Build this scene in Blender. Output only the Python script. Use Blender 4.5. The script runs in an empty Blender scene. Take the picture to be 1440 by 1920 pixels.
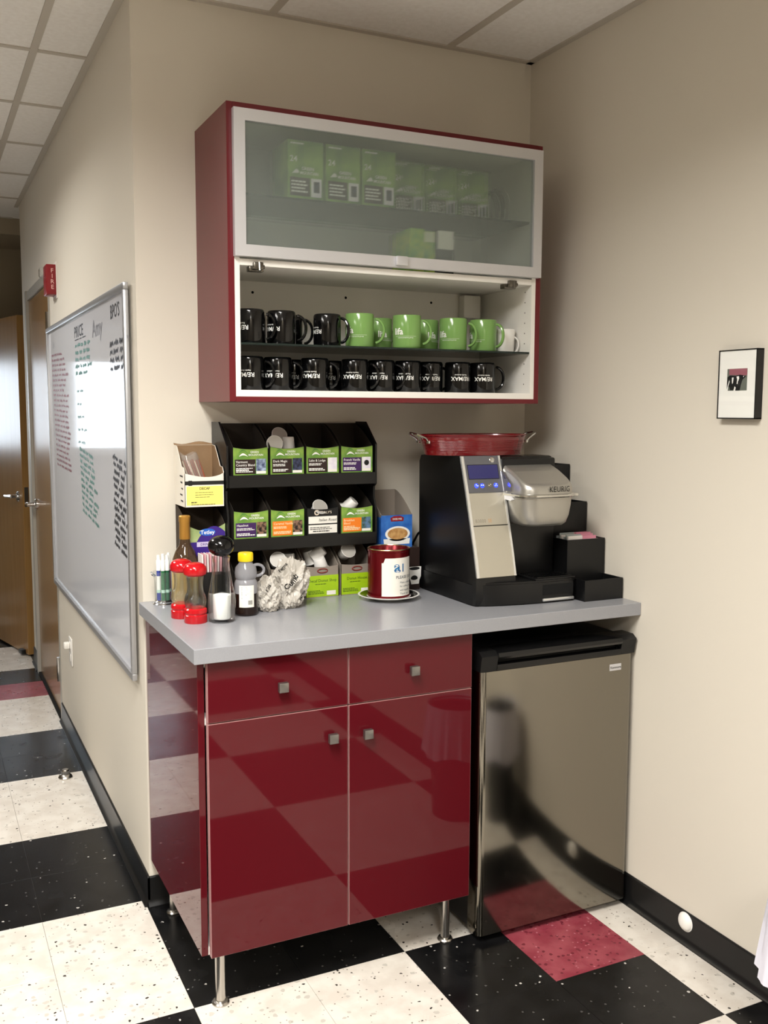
import bpy, bmesh, math, random
from mathutils import Vector, Matrix, noise
from mathutils.bvhtree import BVHTree

R = math.radians
scene = bpy.context.scene
COL = scene.collection

# ------------------------------------------------------------------ camera
cam_d = bpy.data.cameras.new('camera')
cam = bpy.data.objects.new('camera', cam_d)
COL.objects.link(cam)
scene.camera = cam
yw, pt, rl = R(-25.7451), R(-5.9993), R(0.1843)
fwd = Vector((-math.sin(yw) * math.cos(pt), math.cos(yw) * math.cos(pt), math.sin(pt)))
rgt = fwd.cross(Vector((0, 0, 1))).normalized()
upv = rgt.cross(fwd)
r2 = math.cos(rl) * rgt + math.sin(rl) * upv
u2 = -math.sin(rl) * rgt + math.cos(rl) * upv
mw = Matrix((r2, u2, -fwd)).transposed().to_4x4()
mw.translation = Vector((-0.5913, -2.8934, 1.5355))
cam.matrix_world = mw
cam_d.sensor_fit = 'HORIZONTAL'
cam_d.sensor_width = 36.0
cam_d.lens = 1811.1 / 1440 * 36.0
cam_d.clip_start = 0.05

# ------------------------------------------------------------------ world (daylight outside the far window)
w = bpy.data.worlds.new('daylight')
scene.world = w
w.use_nodes = True
bg = w.node_tree.nodes['Background']
bg.inputs[0].default_value = (0.80, 0.90, 1.0, 1)
bg.inputs[1].default_value = 6.0

# ------------------------------------------------------------------ exposure
scene.view_settings.view_transform = 'Standard'
scene.view_settings.look = 'None'
scene.view_settings.exposure = 0.18
scene.view_settings.gamma = 1.0
scene.view_settings.use_curve_mapping = False
TROFFER_W = 72.0          # watts per ceiling fixture
TROFFER_SPREAD = 155.0
TROFFER_COL = (1.0, 0.98, 0.935)
TROFFERS = [(-0.495, -1.82), (-2.325, -1.82), (-0.495, -4.26), (-1.105, 1.23)]

# ------------------------------------------------------------------ main dimensions (metres)
RX = 1.3585       # right wall
H = 2.7155        # ceiling
CT = 0.9604       # counter top
B = 0.6096
T = B / 2
TX, TY = -0.0096, 0.0402    # floor tile grid origin
GX, GY = -0.19, 0.62        # ceiling grid origin

# ------------------------------------------------------------------ helpers
def lin(h):
    h = h.lstrip('#')
    o = []
    for i in (0, 2, 4):
        c = int(h[i:i + 2], 16) / 255
        o.append(c / 12.92 if c <= 0.04045 else ((c + 0.055) / 1.055) ** 2.4)
    return (o[0], o[1], o[2], 1)

MATS = {}
def M(name, col='808080', rough=0.5, metal=0.0, spec=0.5, coat=0.0, trans=0.0, ior=1.45,
      emit=None, es=1.0, bump=None, vary=None, coords='Object', aniso=0.0, alpha=1.0):
    if name in MATS:
        return MATS[name]
    m = bpy.data.materials.new(name)
    m.use_nodes = True
    nt = m.node_tree
    b = nt.nodes['Principled BSDF']
    b.inputs['Base Color'].default_value = lin(col)
    b.inputs['Roughness'].default_value = rough
    b.inputs['Metallic'].default_value = metal
    b.inputs['Specular IOR Level'].default_value = spec
    b.inputs['Coat Weight'].default_value = coat
    b.inputs['Coat Roughness'].default_value = 0.03
    b.inputs['Transmission Weight'].default_value = trans
    b.inputs['IOR'].default_value = ior
    b.inputs['Anisotropic'].default_value = aniso
    b.inputs['Alpha'].default_value = alpha
    if emit:
        b.inputs['Emission Color'].default_value = lin(emit)
        b.inputs['Emission Strength'].default_value = es
    if bump or vary:
        if coords == 'World':
            src = nt.nodes.new('ShaderNodeNewGeometry').outputs['Position']
        else:
            src = nt.nodes.new('ShaderNodeTexCoord').outputs['Object']
        if vary:
            sc, amt, col2 = vary
            n = nt.nodes.new('ShaderNodeTexNoise')
            n.inputs['Scale'].default_value = sc
            n.inputs['Detail'].default_value = 5
            nt.links.new(src, n.inputs['Vector'])
            r = nt.nodes.new('ShaderNodeValToRGB')
            r.color_ramp.elements[0].position = 0.5 - amt
            r.color_ramp.elements[1].position = 0.5 + amt
            r.color_ramp.elements[0].color = lin(col)
            r.color_ramp.elements[1].color = lin(col2)
            nt.links.new(n.outputs['Fac'], r.inputs['Fac'])
            nt.links.new(r.outputs['Color'], b.inputs['Base Color'])
        if bump:
            sc, st, dist = bump
            n = nt.nodes.new('ShaderNodeTexNoise')
            n.inputs['Scale'].default_value = sc
            n.inputs['Detail'].default_value = 4
            nt.links.new(src, n.inputs['Vector'])
            bp = nt.nodes.new('ShaderNodeBump')
            bp.inputs['Strength'].default_value = st
            bp.inputs['Distance'].default_value = dist
            nt.links.new(n.outputs['Fac'], bp.inputs['Height'])
            nt.links.new(bp.outputs['Normal'], b.inputs['Normal'])
    MATS[name] = m
    return m

def M_speckle(name, base, base2, dots, rough, spec=0.5, coatw=0.0):
    """vinyl tile: mottled ground with scattered chips"""
    m = bpy.data.materials.new(name)
    m.use_nodes = True
    nt = m.node_tree
    L = nt.links.new
    b = nt.nodes['Principled BSDF']
    b.inputs['Roughness'].default_value = rough
    b.inputs['Specular IOR Level'].default_value = spec
    b.inputs['Coat Weight'].default_value = coatw
    b.inputs['Coat Roughness'].default_value = 0.08
    pos = nt.nodes.new('ShaderNodeNewGeometry').outputs['Position']
    n = nt.nodes.new('ShaderNodeTexNoise')
    n.inputs['Scale'].default_value = 14
    n.inputs['Detail'].default_value = 6
    L(pos, n.inputs['Vector'])
    r = nt.nodes.new('ShaderNodeValToRGB')
    r.color_ramp.elements[0].position = 0.38
    r.color_ramp.elements[1].position = 0.62
    r.color_ramp.elements[0].color = lin(base)
    r.color_ramp.elements[1].color = lin(base2)
    L(n.outputs['Fac'], r.inputs['Fac'])
    last = r.outputs['Color']
    for k, (dc, sc, den, size) in enumerate(dots):
        v = nt.nodes.new('ShaderNodeTexVoronoi')
        v.inputs['Scale'].default_value = sc
        wv = nt.nodes.new('ShaderNodeVectorMath')
        wv.operation = 'ADD'
        wv.inputs[1].default_value = (3.1 * k, 1.7 * k, 0)
        nz = nt.nodes.new('ShaderNodeTexNoise')
        nz.inputs['Scale'].default_value = sc * 1.4
        L(pos, nz.inputs['Vector'])
        mm = nt.nodes.new('ShaderNodeVectorMath')
        mm.operation = 'MULTIPLY_ADD'
        mm.inputs[1].default_value = (0.6 / sc,) * 3
        L(nz.outputs['Color'], mm.inputs[0])
        L(pos, mm.inputs[2])
        L(mm.outputs[0], wv.inputs[0])
        L(wv.outputs[0], v.inputs['Vector'])
        lt = nt.nodes.new('ShaderNodeMath')
        lt.operation = 'LESS_THAN'
        lt.inputs[1].default_value = size
        L(v.outputs['Distance'], lt.inputs[0])
        sep = nt.nodes.new('ShaderNodeSeparateColor')
        L(v.outputs['Color'], sep.inputs[0])
        g = nt.nodes.new('ShaderNodeMath')
        g.operation = 'LESS_THAN'
        g.inputs[1].default_value = den
        L(sep.outputs[0], g.inputs[0])
        mu = nt.nodes.new('ShaderNodeMath')
        mu.operation = 'MULTIPLY'
        L(lt.outputs[0], mu.inputs[0])
        L(g.outputs[0], mu.inputs[1])
        mx = nt.nodes.new('ShaderNodeMix')
        mx.data_type = 'RGBA'
        L(mu.outputs[0], mx.inputs['Factor'])
        L(last, mx.inputs['A'])
        mx.inputs['B'].default_value = lin(dc)
        last = mx.outputs['Result']
    L(last, b.inputs['Base Color'])
    # slightly uneven wax
    n2 = nt.nodes.new('ShaderNodeTexNoise')
    n2.inputs['Scale'].default_value = 9
    L(pos, n2.inputs['Vector'])
    mr = nt.nodes.new('ShaderNodeMapRange')
    mr.inputs['To Min'].default_value = rough * 0.75
    mr.inputs['To Max'].default_value = rough * 1.35
    L(n2.outputs['Fac'], mr.inputs['Value'])
    L(mr.outputs['Result'], b.inputs['Roughness'])
    MATS[name] = m
    return m

class MB:
    def __init__(s):
        s.v, s.f, s.m = [], [], []
    def add(s, verts, faces, mi=0):
        o = len(s.v)
        s.v += [Vector(p) for p in verts]
        for f in faces:
            s.f.append(tuple(i + o for i in f))
            s.m.append(mi)
        return s
    def box(s, x0, x1, y0, y1, z0, z1, mi=0, bev=0.0, seg=2):
        if bev <= 0:
            V = [(x0, y0, z0), (x1, y0, z0), (x1, y1, z0), (x0, y1, z0), (x0, y0, z1), (x1, y0, z1), (x1, y1, z1), (x0, y1, z1)]
            return s.add(V, [(0, 3, 2, 1), (4, 5, 6, 7), (0, 1, 5, 4), (1, 2, 6, 5), (2, 3, 7, 6), (3, 0, 4, 7)], mi)
        bm = bmesh.new()
        bmesh.ops.create_cube(bm, size=1)
        for v in bm.verts:
            v.co = Vector(((x0 + x1) / 2 + v.co.x * (x1 - x0), (y0 + y1) / 2 + v.co.y * (y1 - y0), (z0 + z1) / 2 + v.co.z * (z1 - z0)))
        bmesh.ops.bevel(bm, geom=list(bm.edges), offset=bev, segments=seg, profile=0.5, affect='EDGES')
        s.frombm(bm, mi)
        bm.free()
        return s
    def frombm(s, bm, mi=0):
        bm.verts.index_update()
        s.add([v.co.copy() for v in bm.verts], [[v.index for v in f.verts] for f in bm.faces], mi)
    def lathe(s, prof, cx=0, cy=0, z0=0, seg=32, mi=0, sx=1.0, sy=1.0, a0=0.0):
        V, F, rings = [], [], []
        for r, z in prof:
            if r <= 1e-6:
                rings.append([len(V)])
                V.append((cx, cy, z0 + z))
            else:
                ring = []
                for k in range(seg):
                    a = a0 + 2 * math.pi * k / seg
                    ring.append(len(V))
                    V.append((cx + r * sx * math.cos(a), cy + r * sy * math.sin(a), z0 + z))
                rings.append(ring)
        for A, C in zip(rings, rings[1:]):
            if len(A) == 1 and len(C) == 1:
                continue
            for k in range(seg):
                k2 = (k + 1) % seg
                if len(A) == 1:
                    F.append((A[0], C[k2], C[k]))
                elif len(C) == 1:
                    F.append((A[k], A[k2], C[0]))
                else:
                    F.append((A[k], A[k2], C[k2], C[k]))
        return s.add(V, F, mi)
    def prism(s, poly, axis, a, b, mi=0):
        n = len(poly)
        def P(p, t):
            return {'x': (t, p[0], p[1]), 'y': (p[0], t, p[1]), 'z': (p[0], p[1], t)}[axis]
        V = [P(p, a) for p in poly] + [P(p, b) for p in poly]
        F = [tuple(range(n))[::-1], tuple(range(n, 2 * n))]
        for k in range(n):
            F.append((k, (k + 1) % n, n + (k + 1) % n, n + k))
        return s.add(V, F, mi)
    def tube(s, path, r, seg=10, mi=0, closed=False, flat=1.0):
        path = [Vector(p) for p in path]
        n = len(path)
        V, F = [], []
        prev = None
        for i, p in enumerate(path):
            if closed:
                t = (path[(i + 1) % n] - path[i - 1]).normalized()
            else:
                t = (path[min(i + 1, n - 1)] - path[max(i - 1, 0)]).normalized()
            if prev is None:
                ref = Vector((0, 0, 1)) if abs(t.z) < 0.9 else Vector((1, 0, 0))
                nrm = t.cross(ref).normalized()
            else:
                nrm = (prev - t * prev.dot(t)).normalized()
            prev = nrm
            bn = t.cross(nrm)
            rr = r[i] if isinstance(r, (list, tuple)) else r
            for k in range(seg):
                a = 2 * math.pi * k / seg
                V.append(p + nrm * (rr * math.cos(a)) + bn * (rr * flat * math.sin(a)))
        m = n if closed else n - 1
        for i in range(m):
            j = (i + 1) % n
            for k in range(seg):
                k2 = (k + 1) % seg
                F.append((i * seg + k, i * seg + k2, j * seg + k2, j * seg + k))
        if not closed:
            F.append(tuple(range(seg))[::-1])
            F.append(tuple(range((n - 1) * seg, n * seg)))
        return s.add(V, F, mi)
    def grid(s, fn, nu, nv, mi=0, closeu=False):
        V = [fn(i / (nu if closeu else nu - 1), j / (nv - 1)) for j in range(nv) for i in range(nu)]
        F = []
        for j in range(nv - 1):
            for i in range(nu if closeu else nu - 1):
                i2 = (i + 1) % nu
                F.append((j * nu + i, j * nu + i2, (j + 1) * nu + i2, (j + 1) * nu + i))
        return s.add(V, F, mi)
    def loft(s, rings, mi=0, cap=True):
        n = len(rings[0])
        V = [p for r in rings for p in r]
        F = []
        for i in range(len(rings) - 1):
            for k in range(n):
                k2 = (k + 1) % n
                F.append((i * n + k, i * n + k2, (i + 1) * n + k2, (i + 1) * n + k))
        if cap:
            F.append(tuple(range(n))[::-1])
            F.append(tuple(range((len(rings) - 1) * n, len(rings) * n)))
        return s.add(V, F, mi)
    def text(s, txt, size, fn, mi=0, align='LEFT', off=0.0, shear=0.0, sx=1.0):
        V, F = text2d(txt, align, off, shear)
        return s.add([fn(x * size * sx, y * size) for x, y in V], F, mi)
    def tri(s, mat4):
        s.v = [mat4 @ p for p in s.v]
        return s

_TX = {}
def text2d(txt, align='LEFT', off=0.0, shear=0.0):
    key = (txt, align, off, shear)
    if key not in _TX:
        c = bpy.data.curves.new('t', 'FONT')
        c.body = txt
        c.align_x = align
        c.resolution_u = 2
        c.offset = off
        c.shear = shear
        o = bpy.data.objects.new('t', c)
        COL.objects.link(o)
        me = o.to_mesh()
        V = [(v.co.x, v.co.y) for v in me.vertices]
        F = [tuple(p.vertices) for p in me.polygons]
        o.to_mesh_clear()
        bpy.data.objects.remove(o)
        bpy.data.curves.remove(c)
        _TX[key] = (V, F)
    return _TX[key]

ORG = {}
def tag(o, label=None, cat=None, group=None, kind=None):
    if label: o['label'] = label
    if cat: o['category'] = cat
    if group: o['group'] = group
    if kind: o['kind'] = kind
    return o

def thing(name, label, cat, loc=(0, 0, 0), group=None, kind=None):
    o = bpy.data.objects.new(name, None)
    o.empty_display_size = 0.05
    COL.objects.link(o)
    o.location = loc
    ORG[o] = Vector(loc)
    return tag(o, label, cat, group, kind)

def obj(name, mb, mats, parent=None, loc=None, label=None, cat=None, group=None, kind=None, sharp=35, recalc=True):
    base = ORG[parent] if parent is not None else Vector(loc or (0, 0, 0))
    me = bpy.data.meshes.new(name)
    me.from_pydata([tuple(v - base) for v in mb.v], [], mb.f)
    if not isinstance(mats, (list, tuple)):
        mats = [mats]
    for m in mats:
        me.materials.append(m)
    me.polygons.foreach_set('material_index', mb.m)
    if recalc:
        bm = bmesh.new()
        bm.from_mesh(me)
        bmesh.ops.recalc_face_normals(bm, faces=bm.faces)
        bm.to_mesh(me)
        bm.free()
    me.polygons.foreach_set('use_smooth', [True] * len(me.polygons))
    me.set_sharp_from_angle(angle=R(sharp))
    me.update()
    o = bpy.data.objects.new(name, me)
    COL.objects.link(o)
    if parent is not None:
        o.parent = parent
        ORG[o] = base
    else:
        o.location = base
        ORG[o] = base
    return tag(o, label, cat, group, kind)

def copy_tree(o, loc=None, rotz=None, label=None, parent=None, mirror=False):
    c = o.copy()
    COL.objects.link(c)
    c.parent = parent
    if loc is not None:
        c.location = loc
    if rotz is not None:
        c.rotation_euler = (0, 0, rotz)
    if label:
        c['label'] = label
    for ch in list(o.children):
        copy_tree(ch, parent=c)
    return c

def flat(o, ux, vx):
    o, ux, vx = Vector(o), Vector(ux), Vector(vx)
    return lambda x, y: o + ux * x + vx * y

def XZ(x0, y, z0):       # print on a face looking towards -Y
    return flat((x0, y, z0), (1, 0, 0), (0, 0, 1))

# ------------------------------------------------------------------ materials
m_wall = M('wall_paint', 'DAD3C6', 0.62, spec=0.3, bump=(90, 0.06, 0.002), coords='World')
m_wallmid = M('wall_paint_low_bounce', '8A8172', 0.7, spec=0.2, bump=(90, 0.06, 0.002), coords='World')  # unseen room walls, colour darkened to cut bounced light
m_walldark = M('wall_paint_shaded', '9A8E7A', 0.7, spec=0.2, bump=(90, 0.06, 0.002), coords='World')  # shade of the unlit hall end is put into this colour
m_ceil = M('ceiling_tile_face', 'F5F3F0', 0.9, spec=0.1, bump=(220, 0.3, 0.003), vary=(60, 0.22, 'EDEAE6'), coords='World')
m_tbar = M('ceiling_grid_bar', 'BFB8AD', 0.55)
m_base = M('rubber_base', '101011', 0.34, spec=0.5)
m_white_t = M_speckle('tile_white', 'CFC7BD', 'DCD6CD', [('332E2B', 66, 0.085, 0.25), ('BDB7AE', 40, 0.28, 0.28), ('857B72', 110, 0.10, 0.25)], 0.24)
m_black_t = M_speckle('tile_black', '0C0C0D', '151516', [('B9B5AF', 60, 0.04, 0.22), ('4A4846', 80, 0.09, 0.25)], 0.24, spec=0.32)
m_red_t = M_speckle('tile_red', '84303E', '964650', [('6A2430', 70, 0.3, 0.35), ('B06A74', 90, 0.14, 0.28)], 0.28)
m_slab = M('subfloor', '55504A', 0.9)
m_redgloss = M('red_lacquer', '56121A', 0.035, spec=0.34)
m_redpanel = M('red_foil', '661820', 0.32, spec=0.5)
m_edge = M('edge_band', 'B98D8C', 0.4)
m_knob = M('brushed_zinc', '8E8B88', 0.35, metal=0.9)
m_counter = M('grey_laminate', '999A9F', 0.26, spec=0.5, vary=(300, 0.3, '929398'))
m_chrome = M('chrome', 'D8D8D8', 0.08, metal=1.0)
m_steel_leg = M('satin_steel', 'BDB9B3', 0.25, metal=1.0)
m_white = M('white_melamine', 'EFECE6', 0.4)
m_alu = M('satin_aluminium', 'D6D6DA', 0.42, metal=0.5)
m_black = M('black_plastic', '0E0E0F', 0.35)
m_blackgloss = M('black_gloss_plastic', '0B0B0C', 0.12)
m_blackcard = M('black_card', '131211', 0.7)
m_kraft = M('brown_card', '94785A', 0.85, vary=(40, 0.3, '8A6E50'))
m_greycard = M('grey_card', '8C8278', 0.85)
m_hole = M('dark_hole', '060606', 0.9)
m_paper = M('white_paper', 'F0EDE4', 0.6)
m_inkblack = M('black_ink', '151515', 0.6)
m_inkwhite = M('white_ink', 'F4F4F0', 0.5)
m_silver = M('silver_plastic', 'B4B1AA', 0.33, metal=0.75)
m_podw = M('pod_plastic', 'E2E0DC', 0.4)
m_podlid = M('pod_foil', 'B9B6B0', 0.35, metal=0.3)
m_glass = M('clear_glass', 'FFFFFF', 0.0, trans=1.0, ior=1.45)

def mix_glass(name, tint, transp, rough, refr_w, diff_col=None, diff_w=0.0):
    m = bpy.data.materials.new(name)
    m.use_nodes = True
    nt = m.node_tree
    nt.nodes.clear()
    out = nt.nodes.new('ShaderNodeOutputMaterial')
    tr = nt.nodes.new('ShaderNodeBsdfTransparent')
    tr.inputs[0].default_value = lin(tint)
    last = tr.outputs[0]
    if refr_w > 0:
        rf = nt.nodes.new('ShaderNodeBsdfRefraction')
        rf.inputs['Color'].default_value = lin(tint)
        rf.inputs['Roughness'].default_value = rough
        rf.inputs['IOR'].default_value = 1.12
        mx = nt.nodes.new('ShaderNodeMixShader')
        mx.inputs[0].default_value = refr_w
        nt.links.new(last, mx.inputs[1])
        nt.links.new(rf.outputs[0], mx.inputs[2])
        last = mx.outputs[0]
    if diff_w > 0:
        df = nt.nodes.new('ShaderNodeBsdfDiffuse')
        df.inputs[0].default_value = lin(diff_col)
        mx = nt.nodes.new('ShaderNodeMixShader')
        mx.inputs[0].default_value = diff_w
        nt.links.new(last, mx.inputs[1])
        nt.links.new(df.outputs[0], mx.inputs[2])
        last = mx.outputs[0]
    gl = nt.nodes.new('ShaderNodeBsdfGlossy')
    gl.inputs['Roughness'].default_value = max(0.02, rough * 0.8)
    fr = nt.nodes.new('ShaderNodeFresnel')
    fr.inputs[0].default_value = 1.45
    mx = nt.nodes.new('ShaderNodeMixShader')
    geo = nt.nodes.new('ShaderNodeNewGeometry')
    one = nt.nodes.new('ShaderNodeMath')
    one.operation = 'SUBTRACT'
    one.inputs[0].default_value = 1.0
    nt.links.new(geo.outputs['Backfacing'], one.inputs[1])
    mul = nt.nodes.new('ShaderNodeMath')
    mul.operation = 'MULTIPLY'
    nt.links.new(fr.outputs[0], mul.inputs[0])
    nt.links.new(one.outputs[0], mul.inputs[1])
    nt.links.new(mul.outputs[0], mx.inputs[0])
    nt.links.new(last, mx.inputs[1])
    nt.links.new(gl.outputs[0], mx.inputs[2])
    nt.links.new(mx.outputs[0], out.inputs[0])
    MATS[name] = m
    return m
m_frost = mix_glass('frosted_glass', 'EEF1EF', 0.5, 0.10, 0.36, 'C2CCC8', 0.17)
m_shelfglass = mix_glass('shelf_glass', '5F7A74', 0.5, 0.02, 0.0, '26332F', 0.62)
m_pane = mix_glass('window_glass', 'FFFFFF', 0.9, 0.0, 0.0)
m_film = mix_glass('clear_film', 'E8E4E0', 0.9, 0.05, 0.0, 'D8D2CC', 0.2)
m_acrylic = mix_glass('clear_acrylic', 'FBFCFC', 0.9, 0.0, 0.0, 'E8ECEC', 0.04)

def edge_glass(name, tint, power=2.2):
    """clear moulded glass: see-through when faced, refracting and reflecting towards its edges"""
    m = bpy.data.materials.new(name)
    m.use_nodes = True
    nt = m.node_tree
    nt.nodes.clear()
    out = nt.nodes.new('ShaderNodeOutputMaterial')
    tr = nt.nodes.new('ShaderNodeBsdfTransparent')
    tr.inputs[0].default_value = lin(tint)
    gl = nt.nodes.new('ShaderNodeBsdfGlass')
    gl.inputs['Color'].default_value = lin('FFFFFF')
    gl.inputs['Roughness'].default_value = 0.02
    gl.inputs['IOR'].default_value = 1.45
    lw = nt.nodes.new('ShaderNodeLayerWeight')
    lw.inputs['Blend'].default_value = 0.5
    pw = nt.nodes.new('ShaderNodeMath')
    pw.operation = 'POWER'
    pw.inputs[1].default_value = power
    nt.links.new(lw.outputs['Facing'], pw.inputs[0])
    ad = nt.nodes.new('ShaderNodeMath')
    ad.operation = 'ADD'
    ad.use_clamp = True
    ad.inputs[1].default_value = 0.10
    nt.links.new(pw.outputs[0], ad.inputs[0])
    mx = nt.nodes.new('ShaderNodeMixShader')
    nt.links.new(ad.outputs[0], mx.inputs[0])
    nt.links.new(tr.outputs[0], mx.inputs[1])
    nt.links.new(gl.outputs[0], mx.inputs[2])
    nt.links.new(mx.outputs[0], out.inputs[0])
    MATS[name] = m
    return m
m_moulded = edge_glass('moulded_glass', 'FCFDFD', 2.0)

# =================================================================== STRUCTURE
# ---- floor: slab + tiles
XL, YF, YE, YW = -3.25, -4.55, 4.27, 6.0
mb = MB().box(XL - 0.1, 0.4, YF - 0.1, YW + 0.1, -0.06, -0.003).box(0.4, RX + 0.1, YF - 0.1, 0.1, -0.06, -0.003)
floor = obj('floor', mb, m_slab, kind='structure')
tile_me = {}
def tile_kind(ix, iy):
    bi, bj = ix // 2, iy // 2
    if (ix, iy) in ((3, -3), (-1, 8)):
        return 'red'
    return 'white' if (bi + bj) % 2 == 0 else 'black'
MT = {'white': m_white_t, 'black': m_black_t, 'red': m_red_t}
def tile_mesh(kind, w, d):
    key = (kind, round(w, 4), round(d, 4))
    if key not in tile_me:
        g = 0.0004
        mbt = MB().box(g, w - g, g, d - g, -0.003, 0.0, bev=0.0004, seg=1)
        me = bpy.data.meshes.new('floor_tile')
        me.from_pydata([tuple(v) for v in mbt.v], [], mbt.f)
        me.materials.append(MT[kind])
        tile_me[key] = me
    return tile_me[key]
far_mb = MB()
for ix in range(-11, 5):
    for iy in range(-16, 20):
        x0, y0 = TX + ix * T, TY + iy * T
        x1, y1 = x0 + T, y0 + T
        if ix >= 0:
            y1 = min(y1, 0.0)
            x1 = min(x1, RX)
        x0c = max(x0, XL)
        y0c = max(y0, YF)
        if x1 - x0c < 0.01 or y1 - y0c < 0.005:
            continue
        k = tile_kind(ix, iy)
        if ix >= -7 and -8 <= iy <= 13:
            o = bpy.data.objects.new('floor_tile', tile_mesh(k, x1 - x0c, y1 - y0c))
            COL.objects.link(o)
            o.parent = floor
            o.location = (x0c, y0c, 0)
        else:
            far_mb.box(x0c + .0004, x1 - .0004, y0c + .0004, y1 - .0004, -0.003, 0.0, mi=['white', 'black', 'red'].index(k))
obj('far_floor_tiles', far_mb, [m_white_t, m_black_t, m_red_t], floor, kind='stuff')

# ---- ceiling: slab + grid bars + tiles
mb = MB().box(XL - 0.1, RX + 0.1, YF - 0.1, YW + 0.1, H + 0.012, H + 0.08)
ceiling = obj('ceiling', mb, m_ceil, kind='structure')
troff_cells = set()
ctile = bpy.data.meshes.new('ceiling_tile')
mbt = MB().box(0.008, B - 0.008, 0.008, B - 0.008, 0.0045, 0.012, bev=0.003, seg=1)
ctile.from_pydata([tuple(v) for v in mbt.v], [], mbt.f)
ctile.materials.append(m_ceil)
for (tx, ty) in TROFFERS:
    for iy in (0, 1):
        troff_cells.add((round((tx - B / 2 - GX) / B), round((ty - B - GY) / B) + iy))
rest = MB()
for ix in range(-6, 4):
    for iy in range(-9, 7):
        x0, y0 = GX + ix * B, GY + iy * B
        if (ix, iy) in troff_cells or x0 + B < XL or y0 + B < YF:
            continue
        cx0, cx1 = max(x0, XL), min(x0 + B, RX)
        cy0, cy1 = max(y0, YF), min(y0 + B, YE)
        if x0 >= -0.3:
            cy1 = min(cy1, 0.0) if x0 > 0 else cy1
        full = cx1 - cx0 > B - 0.01 and cy1 - cy0 > B - 0.01
        if cx1 - cx0 < 0.03 or cy1 - cy0 < 0.03:
            continue
        if full and ix >= -4 and iy >= -4:
            o = bpy.data.objects.new('ceiling_tile', ctile)
            COL.objects.link(o)
            o.parent = ceiling
            o.location = (x0, y0, H)
        elif ix >= -4 and iy >= -4:
            obj('ceiling_tile', MB().box(cx0 + .008, cx1 - .008, cy0 + .008, cy1 - .008, H + .0045, H + .012, bev=.003, seg=1), m_ceil, ceiling)
        else:
            rest.box(cx0 + .008, cx1 - .008, cy0 + .008, cy1 - .008, H + .0045, H + .012)
obj('far_ceiling_tiles', rest, m_ceil, ceiling, kind='stuff')
for ix in range(-5, 3):
    x = GX + ix * B
    y1 = YE if x < 0 else 0.0
    obj('grid_runner', MB().box(x - .012, x + .012, YF, y1, H, H + .012), m_tbar, ceiling)
for iy in range(-8, 6):
    y = GY + iy * B
    x1 = 0.0 if y > 0 else RX
    obj('grid_cross_bar', MB().box(XL, x1, y - .0115, y + .0115, H + .0006, H + .012), m_tbar, ceiling)
obj('wall_angle', MB().box(-.022, 0, 0.0, 3.3, H - .001, H + .012).box(-.022, RX, -.022, 0, H - .001, H + .012).box(RX - .022, RX, YF, 0, H - .001, H + .012), m_tbar, ceiling)

# ---- walls
obj('wall_back', MB().box(0.14, RX + 0.1, 0.0, 0.14, -.003, H + .012), m_wall, kind='structure')
D0, D1, DH = 2.03, 2.96, 2.15      # door opening in the left wall
mb = MB().box(0, 0.14, 0.0, D0, -.003, H + .012).box(0, 0.14, D1, 3.24, -.003, H + .012).box(0, 0.14, D0, D1, DH, H + .012).box(.14, .17, D0 - .1, D1 + .1, -.003, DH + .1).box(.14, .40, 3.12, 3.24, -.003, H + .012)  # door backing and end return are unseen, added to block leaking daylight
obj('wall_left', mb, m_wall, kind='structure')
obj('wall_right', MB().box(RX, RX + 0.1, YF, 0.0, -.003, H + .012), m_wall, kind='structure')
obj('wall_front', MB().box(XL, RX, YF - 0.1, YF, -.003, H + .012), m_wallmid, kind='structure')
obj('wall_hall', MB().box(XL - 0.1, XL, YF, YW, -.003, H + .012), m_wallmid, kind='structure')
# end wall with a doorway; the leaf stands open towards the hall
E0, E1, EH = -1.17, -0.26, 2.12
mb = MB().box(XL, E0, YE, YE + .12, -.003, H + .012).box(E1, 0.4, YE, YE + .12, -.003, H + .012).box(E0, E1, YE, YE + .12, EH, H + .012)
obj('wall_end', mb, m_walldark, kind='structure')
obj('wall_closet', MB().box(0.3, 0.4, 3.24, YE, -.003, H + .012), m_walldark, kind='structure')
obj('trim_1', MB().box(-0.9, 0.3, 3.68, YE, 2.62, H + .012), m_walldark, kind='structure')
# far room with the window
WX0, WX1, WZ0, WZ1 = -2.3, -0.70, 1.15, 2.0
mb = MB().box(XL, WX0, YW, YW + .12, -.003, H + .012).box(WX1, 0.4, YW, YW + .12, -.003, H + .012).box(WX0, WX1, YW, YW + .12, -.003, WZ0).box(WX0, WX1, YW, YW + .12, WZ1, H + .012)
obj('wall_window', mb, m_wall, kind='structure')
obj('wall_far_room', MB().box(0.3, 0.4, YE + .12, YW, -.003, H + .012), m_wall, kind='structure')
win = thing('window_1', None, None, (-1.45, YW, WZ0), kind='structure')
mb = MB()
for (a, b_, c, d) in ((WX0, WX1, WZ0, WZ0 + .05), (WX0, WX1, WZ1 - .05, WZ1), (WX0, WX0 + .05, WZ0, WZ1), (WX1 - .05, WX1, WZ0, WZ1)):
    mb.box(a, b_, YW + .03, YW + .09, c, d)
obj('window_frame', mb, m_white, win)
obj('window_sill', MB().box(WX0 - .03, WX1 + .03, YW - .06, YW + .03, WZ0 - .03, WZ0), m_white, win)
obj('pane', MB().box(WX0 + .05, WX1 - .05, YW + .055, YW + .061, WZ0 + .05, WZ1 - .05), m_pane, win)

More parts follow.
